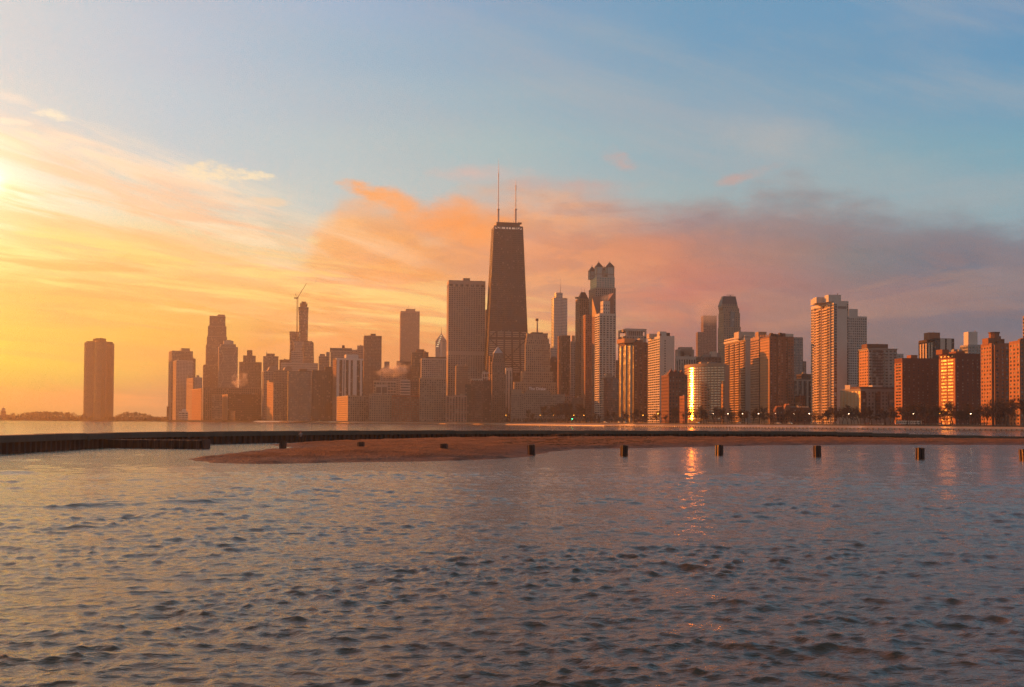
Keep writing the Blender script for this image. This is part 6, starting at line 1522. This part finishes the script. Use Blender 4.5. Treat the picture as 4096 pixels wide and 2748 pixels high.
# ----------------------------------------------------------------- street lamps
pole_m = MB(); pole_m.tube((0, 0, 0), (0, 0, 10.6), .16, .09, 8); pole_m.tube((0, 0, 0), (0, 0, .9), .28, .2, 8); pole_me = pole_m.mesh('pole', wallmat((.12,.11,.10), .6))
arm_m = MB(); arm_m.tube((0, 0, 10.5), (0, -1.6, 10.9), .07, .06, 6); arm_me = arm_m.mesh('arm', wallmat((.12,.11,.10), .6))
hd = MB(); hd.ball((0, -1.8, 10.75), .55, .75, .36, 10, 6)
warm_h, pale_h = hd.mesh('lamp_head', emit((1.0, 0.40, 0.04), 4.0, 'sodium_glow')), hd.mesh('lamp_head', emit((1.0, 0.62, 0.36), 4.0, 'pale_glow'))
LAMPS = [(1740,0),(1807,0),(1950,0),(2025,0),(2161,0),(2215,0),(2269,0),(2297,0),(2336,0),(2571,0),(2632,0),(2705,0),(2853,1),(2910,1),(2970,1),(3031,1),(3101,1),(3171,1),(3234,1),(3393,1),(3652,1),(3755,0),(3879,1),(1250,0),(880,0),(1010,0)]
PLACE = {1740:'below the wide stone grid block',1807:'below the ribbed slab tower',1950:'left of the pyramid-roofed tower',2025:'right below the pyramid-roofed tower',2161:'under the hotel sign',2215:'at the right end of the hotel',2269:'below the brown row right of the hotel',2297:'beside the green traffic light',2336:'below the hip-roofed tower',2571:'below the bronze glass tower',2632:'below the white slab tower',2705:'below the gabled red brick building',2853:'in front of the curved white building',2910:'at the left foot of the balcony tower',2970:'below the middle of the balcony tower',3031:'below the fine grid slab',3101:'left of the gabled mansions',3171:'at the balustraded mansion',3234:'at the left foot of the tall white tower',3393:'in front of the low glowing block',3652:'above the articulated bus',3755:'between the two brown slabs',3879:'in front of the blazing slab',1250:'below the plain near-black slab',880:'below the grey office block far left',1010:'below the wide dark block'}
for px, kind in LAMPS:
    q = shore_at(px, 40.5)
    o = empty('street_lamp', (q[0], q[1], 3.62), random.uniform(-.3, .3), 'lit %s street lamp %s' % ('pale' if kind else 'amber', PLACE[px]), 'street lamp', 'street lamps along the shore road')
    zt = W(px, 1655 if px > 2600 else 1661, q[1]).z; s = max(.7, min(1.35, (zt-3.62)/10.75)); o.scale = (s, s, s)
    link('pole', pole_me, o); link('arm', arm_me, o); link('lamp_head', pale_h if kind else warm_h, o)
for px, lab in ((3470, 'unlit thin light pole in front of the low glowing block'), (3557, 'unlit thin light pole left of the first brown slab'), (3686, 'unlit thin pole right of the bus'), (3564, 'second unlit pole beside the first brown slab')):
    q = shore_at(px, 40); o = empty('light_pole', (q[0], q[1], 3.6), 0, lab, 'light pole'); link('pole', pole_me, o); link('arm', arm_me, o)
q = shore_at(2289, 44); tl = empty('traffic_light', (q[0], q[1], 3.7), 0, 'green traffic light under the trees right of the hotel', 'traffic light')
m = MB(); m.tube((0, 0, 0), (0, 0, 5), .1); m.build('pole', wallmat(DARK), tl); m = MB(); m.box(-.3, .3, -.25, .2, 4.2, 5.6); m.build('housing', wallmat(DARK), tl); m = MB(); m.ball((0, -.3, 4.6), .42, .2, .42); m.build('green_lens', emit((0.05, 1.0, 0.35), 8.0, 'green_lens'), tl)

# ----------------------------------------------------------------- vehicles
def car_parts(col, van=False):
    body = MB(); L = 4.5; h = .78
    body.add([(-2.25,-.88,.28),(2.25,-.88,.28),(2.25,.88,.28),(-2.25,.88,.28),(-2.25,-.88,.72),(2.25,-.88,.70),(2.25,.88,.70),(-2.25,.88,.72),(-2.15,-.84,.93),(2.1,-.84,.86),(2.1,.84,.86),(-2.15,.84,.93)],
      [(0,3,2,1),(0,1,5,4),(1,2,6,5),(2,3,7,6),(3,0,4,7),(4,5,9,8),(5,6,10,9),(6,7,11,10),(7,4,8,11),(8,9,10,11)])
    cab = MB(); t = 1.75 if van else 1.45; b0, b1, t0, t1 = (-2.1, 1.3, -1.95, .7) if van else (-1.7, 1.1, -1.1, .45)
    cab.prism([(b0,-.80),(b1,-.80),(b1,.80),(b0,.80)], .86, t-.06, [(t0,-.66),(t1,-.66),(t1,.66),(t0,.66)])
    roof = MB(); roof.prism([(t0,-.67),(t1,-.67),(t1,.67),(t0,.67)], t-.065, t)
    wh = MB(); wh.tube((0,-.11,0), (0,.11,0), .33, n=12)
    hl = MB(); hl.box(-.03, .03, -.16, .16, -.07, .07)
    pm_ = wallmat(col, .35, .05, 1, .6, .2, key='paint')
    return body.mesh('body', pm_), cab.mesh('windows', glassmat(rgb=(.03,.03,.03), rough=.1, ior=1.8, blind=0, tilt=.0)), roof.mesh('roof', pm_), wh.mesh('wheel', wallmat((.03,.03,.03))), hl.mesh('headlight', emit((1,.8,.55), 3.0, 'headlight') if 'headlight' not in bpy.data.materials else bpy.data.materials['headlight'])
def road_point(px, off):
    q = shore_at(px, off); i = int(np.argmin(((shs+nrm*off-q)**2).sum(1))); return q, atan2(tn[i][1], tn[i][0])
CARS = [(2420,(.5,.48,.45),0,'pale'),(2500,(.1,.1,.12),0,'dark'),(2478,(.55,.5,.45),1,'white'),(2560,(.35,.1,.06),0,'red'),(2790,(.6,.58,.55),0,'white'),(2955,(.58,.55,.5),0,'white'),(3115,(.6,.58,.55),0,'white'),(3160,(.6,.58,.55),1,'white'),
        (3260,(.2,.2,.2),0,'grey'),(3340,(.12,.1,.1),0,'black'),(3470,(.3,.06,.04),0,'red'),(3520,(.6,.58,.55),0,'white'),(3570,(.35,.05,.04),0,'red'),(3760,(.3,.25,.2),0,'tan'),(3810,(.1,.1,.1),0,'black'),(3930,(.6,.5,.3),0,'yellowish'),(2260,(.2,.2,.2),0,'grey'),(2380,(.1,.1,.1),0,'dark')]
WH = {2420:'below the white grid tower',2500:'below the bronze glass tower left edge',2478:'below the open crown tower',2560:'below the bronze glass tower',2790:'in front of the curved white building',2955:'below the balcony tower',3115:'before the gabled mansion',3160:'at the balustraded mansion',3260:'under the tall white tower balconies',3340:'at the tall white tower corner',3470:'before the low glowing block',3520:'right of the low glowing block windows',3570:'at the first brown slab corner',3760:'between the brown slabs',3810:'in front of the blazing slab',3930:'before the ornate brick tower',2260:'right of the hotel',2380:'left of the white grid tower'}
for px, col, van, cn in CARS:
    q, a = road_point(px, 48 if van else 50)
    o = empty('parked_car' if not van else 'parked_van', (q[0], q[1], 3.70), a, '%s %s on the shore road %s' % (cn, 'van' if van else 'car', WH[px]), 'van' if van else 'car', 'vehicles on the shore road')
    bm_, cm_, rm_, wm2, hm_ = car_parts(col, van)
    link('body', bm_, o); link('windows', cm_, o); link('roof', rm_, o)
    for wx in (-1.4, 1.4):
        for wy in (-.8, .8): link('wheel', wm2, o, (wx, wy, .33))
    for wy in (-.6, .6): link('headlight', hm_, o, (2.27, wy, .68))
q, a = road_point(3635, 46); bus = empty('articulated_bus', (q[0], q[1], 3.70), a, 'long white articulated bus glowing orange on the shore road before the first brown slab', 'bus')
bw_ = wallmat((.75,.72,.66), .35, .05, 1, .6)
for x0, L_ in ((-9.6, 10.2), (1.4, 8.2)):
    m = MB(); m.prism([(x0,-1.27),(x0+L_,-1.27),(x0+L_,1.27),(x0,1.27)], .35, 2.95); m.prism([(x0+.1,-1.2),(x0+L_-.1,-1.2),(x0+L_-.1,1.2),(x0+.1,1.2)], 2.95, 3.15); m.build('body', bw_, bus)
    n_ = int(L_/1.45)
    for k in range(n_):
        for sd3 in (-1.29, 1.27):
            m = MB(); m.box(x0+.35+k*1.4, x0+.35+k*1.4+1.15, sd3, sd3+.02, 1.35, 2.45); m.build('window', glassmat(**G_GOLD), bus)
m = MB()
for k in range(4): m.box(.62+k*.2, .74+k*.2, -1.2, 1.2, .5, 2.9)
m.build('bellows', wallmat(DARK), bus)
wh = MB(); wh.tube((0,-.15,0), (0,.15,0), .48, n=14); whm2 = wh.mesh('wheel', wallmat((.03,.03,.03)))
for wx in (-7.6, -1.5, 6.6):
    for wy in (-1.15, 1.15): link('wheel', whm2, bus, (wx, wy, .48))
# guard rail and a dotted row of mooring posts along the promenade edge
gr = MB(); gp_ = MB()
for i in range(len(shs)-1):
    p, q = shs[i]+nrm[i]*42.6, shs[i+1]+nrm[i+1]*42.6
    gr.tube((p[0], p[1], 4.45), (q[0], q[1], 4.45), .13, n=4); n_ = max(1, int(np.linalg.norm(q-p)/4))
    for k in range(n_): s_ = p+(q-p)*k/n_; gp_.tube((s_[0], s_[1], 3.6), (s_[0], s_[1], 4.5), .08, n=4)
rail = empty('guard_rail', (float(shs[30][0]), float(shs[30][1]), 0), 0, 'low steel guard rail along the lakeside road', 'guard rail')
for mb_, nm in ((gr, 'rail'), (gp_, 'rail_posts')):
    o = mb_.build(nm, wallmat((.3,.28,.26), .5), rail, kind='stuff' if nm == 'rail_posts' else None); o.location = (-float(shs[30][0]), -float(shs[30][1]), 0)
dt = MB(); xs_ = []
for i in range(len(shs)-1):
    p, q = shs[i]+nrm[i]*(-.3), shs[i+1]+nrm[i+1]*(-.3)
    if p[0] < 100: continue
    n_ = max(1, int(np.linalg.norm(q-p)/3.2))
    for k in range(n_): s_ = p+(q-p)*k/n_; dt.box(s_[0]-.4, s_[0]+.4, s_[1]-.4, s_[1]+.4, -.6, .75)
dt.build('mooring_posts', wallmat((.20,.12,.08), .6), kind='stuff')

# ----------------------------------------------------------------- people
def person(loc, rz, label, jacket, trousers, pose, scale=1.0, bag=False):
    root = empty('person', loc, rz, label, 'person'); root.scale = (scale,)*3
    def skin(name, verts, edges, rads, mat, root_i=0):
        me = bpy.data.meshes.new(name); me.from_pydata(verts, edges, []); o = link(name, me, root)
        md = o.modifiers.new('skin', 'SKIN'); md.use_smooth_shade = True
        lay = me.skin_vertices[0] if me.skin_vertices else None
        if lay is None:
            bm = bmesh.new(); bm.from_mesh(me); bm.verts.layers.skin.verify(); bm.to_mesh(me); bm.free(); lay = me.skin_vertices[0]
        for i, r in enumerate(rads): lay.data[i].radius = r if isinstance(r, tuple) else (r, r); lay.data[i].use_root = (i == root_i)
        o.modifiers.new('sub', 'SUBSURF').levels = 1; o.modifiers['sub'].render_levels = 2
        me.materials.append(mat); return o
    fl, fr = pose['feet']; hl, hr = pose['hands']; el_, er = pose['elbows']; kl, kr = pose['knees']
    v = [(0,0,.95),(0,0,1.12),(0,.02,1.32),(0,.02,1.47),(0,0,1.56),(0,-.02,1.70), (-.10,0,.90),kl,(fl[0],fl[1],.09),(fl[0],fl[1]-.17,.05), (.10,0,.90),kr,(fr[0],fr[1],.09),(fr[0],fr[1]-.17,.05),
         (-.19,.01,1.42),el_,hl,(hl[0],hl[1]-.07,hl[2]+.02), (.19,.01,1.42),er,hr,(hr[0],hr[1]-.07,hr[2]+.02)]
    e = [(0,1),(1,2),(2,3),(3,4),(4,5),(0,6),(6,7),(7,8),(8,9),(0,10),(10,11),(11,12),(12,13),(3,14),(14,15),(15,16),(16,17),(3,18),(18,19),(19,20),(20,21)]
    rd = [(.14,.11),(.13,.10),(.16,.11),(.12,.09),.055,(.085,.105),.085,.06,.045,.035,.085,.06,.045,.035,.06,.048,.035,.028,.06,.048,.035,.028]
    skin('body', v, e, rd, wallmat((.45,.27,.18), .6))
    jv = [v[i] for i in (0,1,2,3,14,15,16,18,19,20)]; jv[0] = (0, 0, .86); je = [(0,1),(1,2),(2,3),(3,4),(4,5),(5,6),(3,7),(7,8),(8,9)]
    skin('jacket', jv, je, [(.20,.16),(.19,.15),(.21,.15),(.14,.12),.085,.075,.055,.085,.075,.055], wallmat(jacket, .85), 0)
    tv = [v[i] for i in (0,6,7,8,10,11,12)]; te = [(0,1),(1,2),(2,3),(0,4),(4,5),(5,6)]
    skin('trousers', tv, te, [(.16,.13),.11,.085,.065,.11,.085,.065], wallmat(trousers, .9), 0)
    m = MB(); m.ball((0, .015, 1.745), .105, .12, .10, 10, 6); m.build('hat', wallmat(pose.get('hat', (.05,.03,.02)), .9), root, smooth=True)
    m = MB(); m.ball((0, -.125, 1.69), .018, .02, .025, 6, 4); m.build('nose', wallmat((.45,.27,.18), .6), root)
    return root
g_ = G(1203, 1774, .25); zz = max(sandz(g_.x, g_.y), .1)
person((g_.x, g_.y, zz-.02), radians(-25), 'photographer in dark clothes and red cap standing at a tripod on the sand tip', (.26,.27,.30), (.03,.03,.035),
       dict(feet=((-.12,0),(.14,.04)), hands=((-.12,-.38,1.38),(.10,-.38,1.38)), elbows=((-.28,-.12,1.18),(.28,-.12,1.18)), knees=((-.11,-.03,.5),(.12,-.02,.5)), hat=(.25,.05,.03)), 1.03)
tp = empty('tripod', (g_.x-.15, g_.y-.62, zz), 0, 'black camera tripod in front of the photographer', 'tripod')
for k in range(3):
    a = k*2.094+.6; m = MB(); m.tube((0, 0, 1.32), (cos(a)*.62, sin(a)*.62, 0), .022, .016, 6); m.build('leg', wallmat(DARK), tp)
m = MB(); m.tube((0, 0, 1.2), (0, 0, 1.45), .03, n=6); m.build('centre_column', wallmat(DARK), tp)
cm = empty('camera_body', (g_.x-.15, g_.y-.62, zz+1.45), 0, 'camera mounted on the tripod', 'camera'); m = MB(); m.box(-.07, .07, -.04, .04, 0, .1); m.build('body', wallmat(DARK), cm); m = MB(); m.tube((0, .04, .05), (0, .14, .05), .035, n=10); m.build('lens', wallmat(DARK), cm)
for px, py, lab, rz, jk, st_ in ((4036, 1731, 'walker in a dark coat with orange lit back near the right end of breakwater', .8, (.16,.07,.04), .13), (4062+24, 1735, 'second walker in dark clothes, nearest the right edge of the photo', 1.2, (.06,.04,.035), .1)):
    g_ = G(px, py, 1.87)
    z_ = max(sandz(g_.x, g_.y), 1.0)
    g_ = G(px, py, z_)
    person((g_.x, g_.y, sandz(g_.x, g_.y)-.02), rz, lab, jk, (.05,.035,.03), dict(feet=((-.09,-st_),(.09,st_+.06)), hands=((-.26,-.08,.86),(.26,.02,.86)), elbows=((-.27,.05,1.14),(.27,.06,1.14)), knees=((-.10,-.1,.5),(.10,.02,.5))), 1.0)

# ----------------------------------------------------------------- low cloud swallowing a far tower top, rooftop steam
def vapour(name, px, py, D, rx, ry, rz, dens, label, cat, group=None, scale=0.03, seed=0, lo=0.42, hi=0.62, col=(1, 1, 1), lumps=1):
    c = W(px, py, D)
    mt = bpy.data.materials.new(name+'_vapour'); mt.use_nodes = True; t = NT(mt.node_tree)
    v = t.n('ShaderNodeVolumePrincipled'); o_ = t.n('ShaderNodeOutputMaterial'); t.lk(v.outputs[0], o_.inputs['Volume'])
    v.inputs['Color'].default_value = (*col, 1); v.inputs['Anisotropy'].default_value = 0.3
    tcn = t.n('ShaderNodeTexCoord').outputs['Object']
    nv = t.n('ShaderNodeVectorMath', operation='ADD'); t.lk(tcn, nv.inputs[0]); nv.inputs[1].default_value = (seed*13.1, seed*7.7, 0)
    nn = t.noise(nv.outputs[0], scale, 4, 0.6)
    ln = t.n('ShaderNodeVectorMath', operation='DIVIDE'); t.lk(tcn, ln.inputs[0]); ln.inputs[1].default_value = (rx, ry, rz)
    l2 = t.n('ShaderNodeVectorMath', operation='LENGTH'); t.lk(ln.outputs[0], l2.inputs[0])
    f = t.m('MULTIPLY', t.mr(nn, lo, hi), t.mr(l2.outputs['Value'], 0.98, 0.35))
    t.lk(t.m('MULTIPLY', f, dens), v.inputs['Density'])
    m = MB(); m.ball((0, 0, 0), rx, ry, rz, 20, 12)
    o = m.build(name, mt, loc=c); tag(o, label, cat, group, kind='stuff')
    mt.cycles.volume_step_rate = 1.0
    return o
vapour('low_cloud', 2842, 1248, 2330, 56, 26, 40, 0.018, 'soft low cloud hiding the top of a far tower left of the mansard tower', 'cloud', scale=0.012, lo=0.15, hi=0.45)
for i, (px, py, D, rx, rz, ds) in enumerate(((1560, 1490, 1850, 34, 12, .10), (1595, 1478, 1850, 26, 14, .10), (1590, 1466, 1870, 30, 12, .06), (950, 1523, 1900, 16, 18, .08), (975, 1515, 1900, 12, 18, .06), (2421, 1190, 1370, 9, 6, .05))):
    vapour('steam_plume', px, py, D, rx, 14, rz, ds, None, None, None, scale=0.09, seed=i+1)
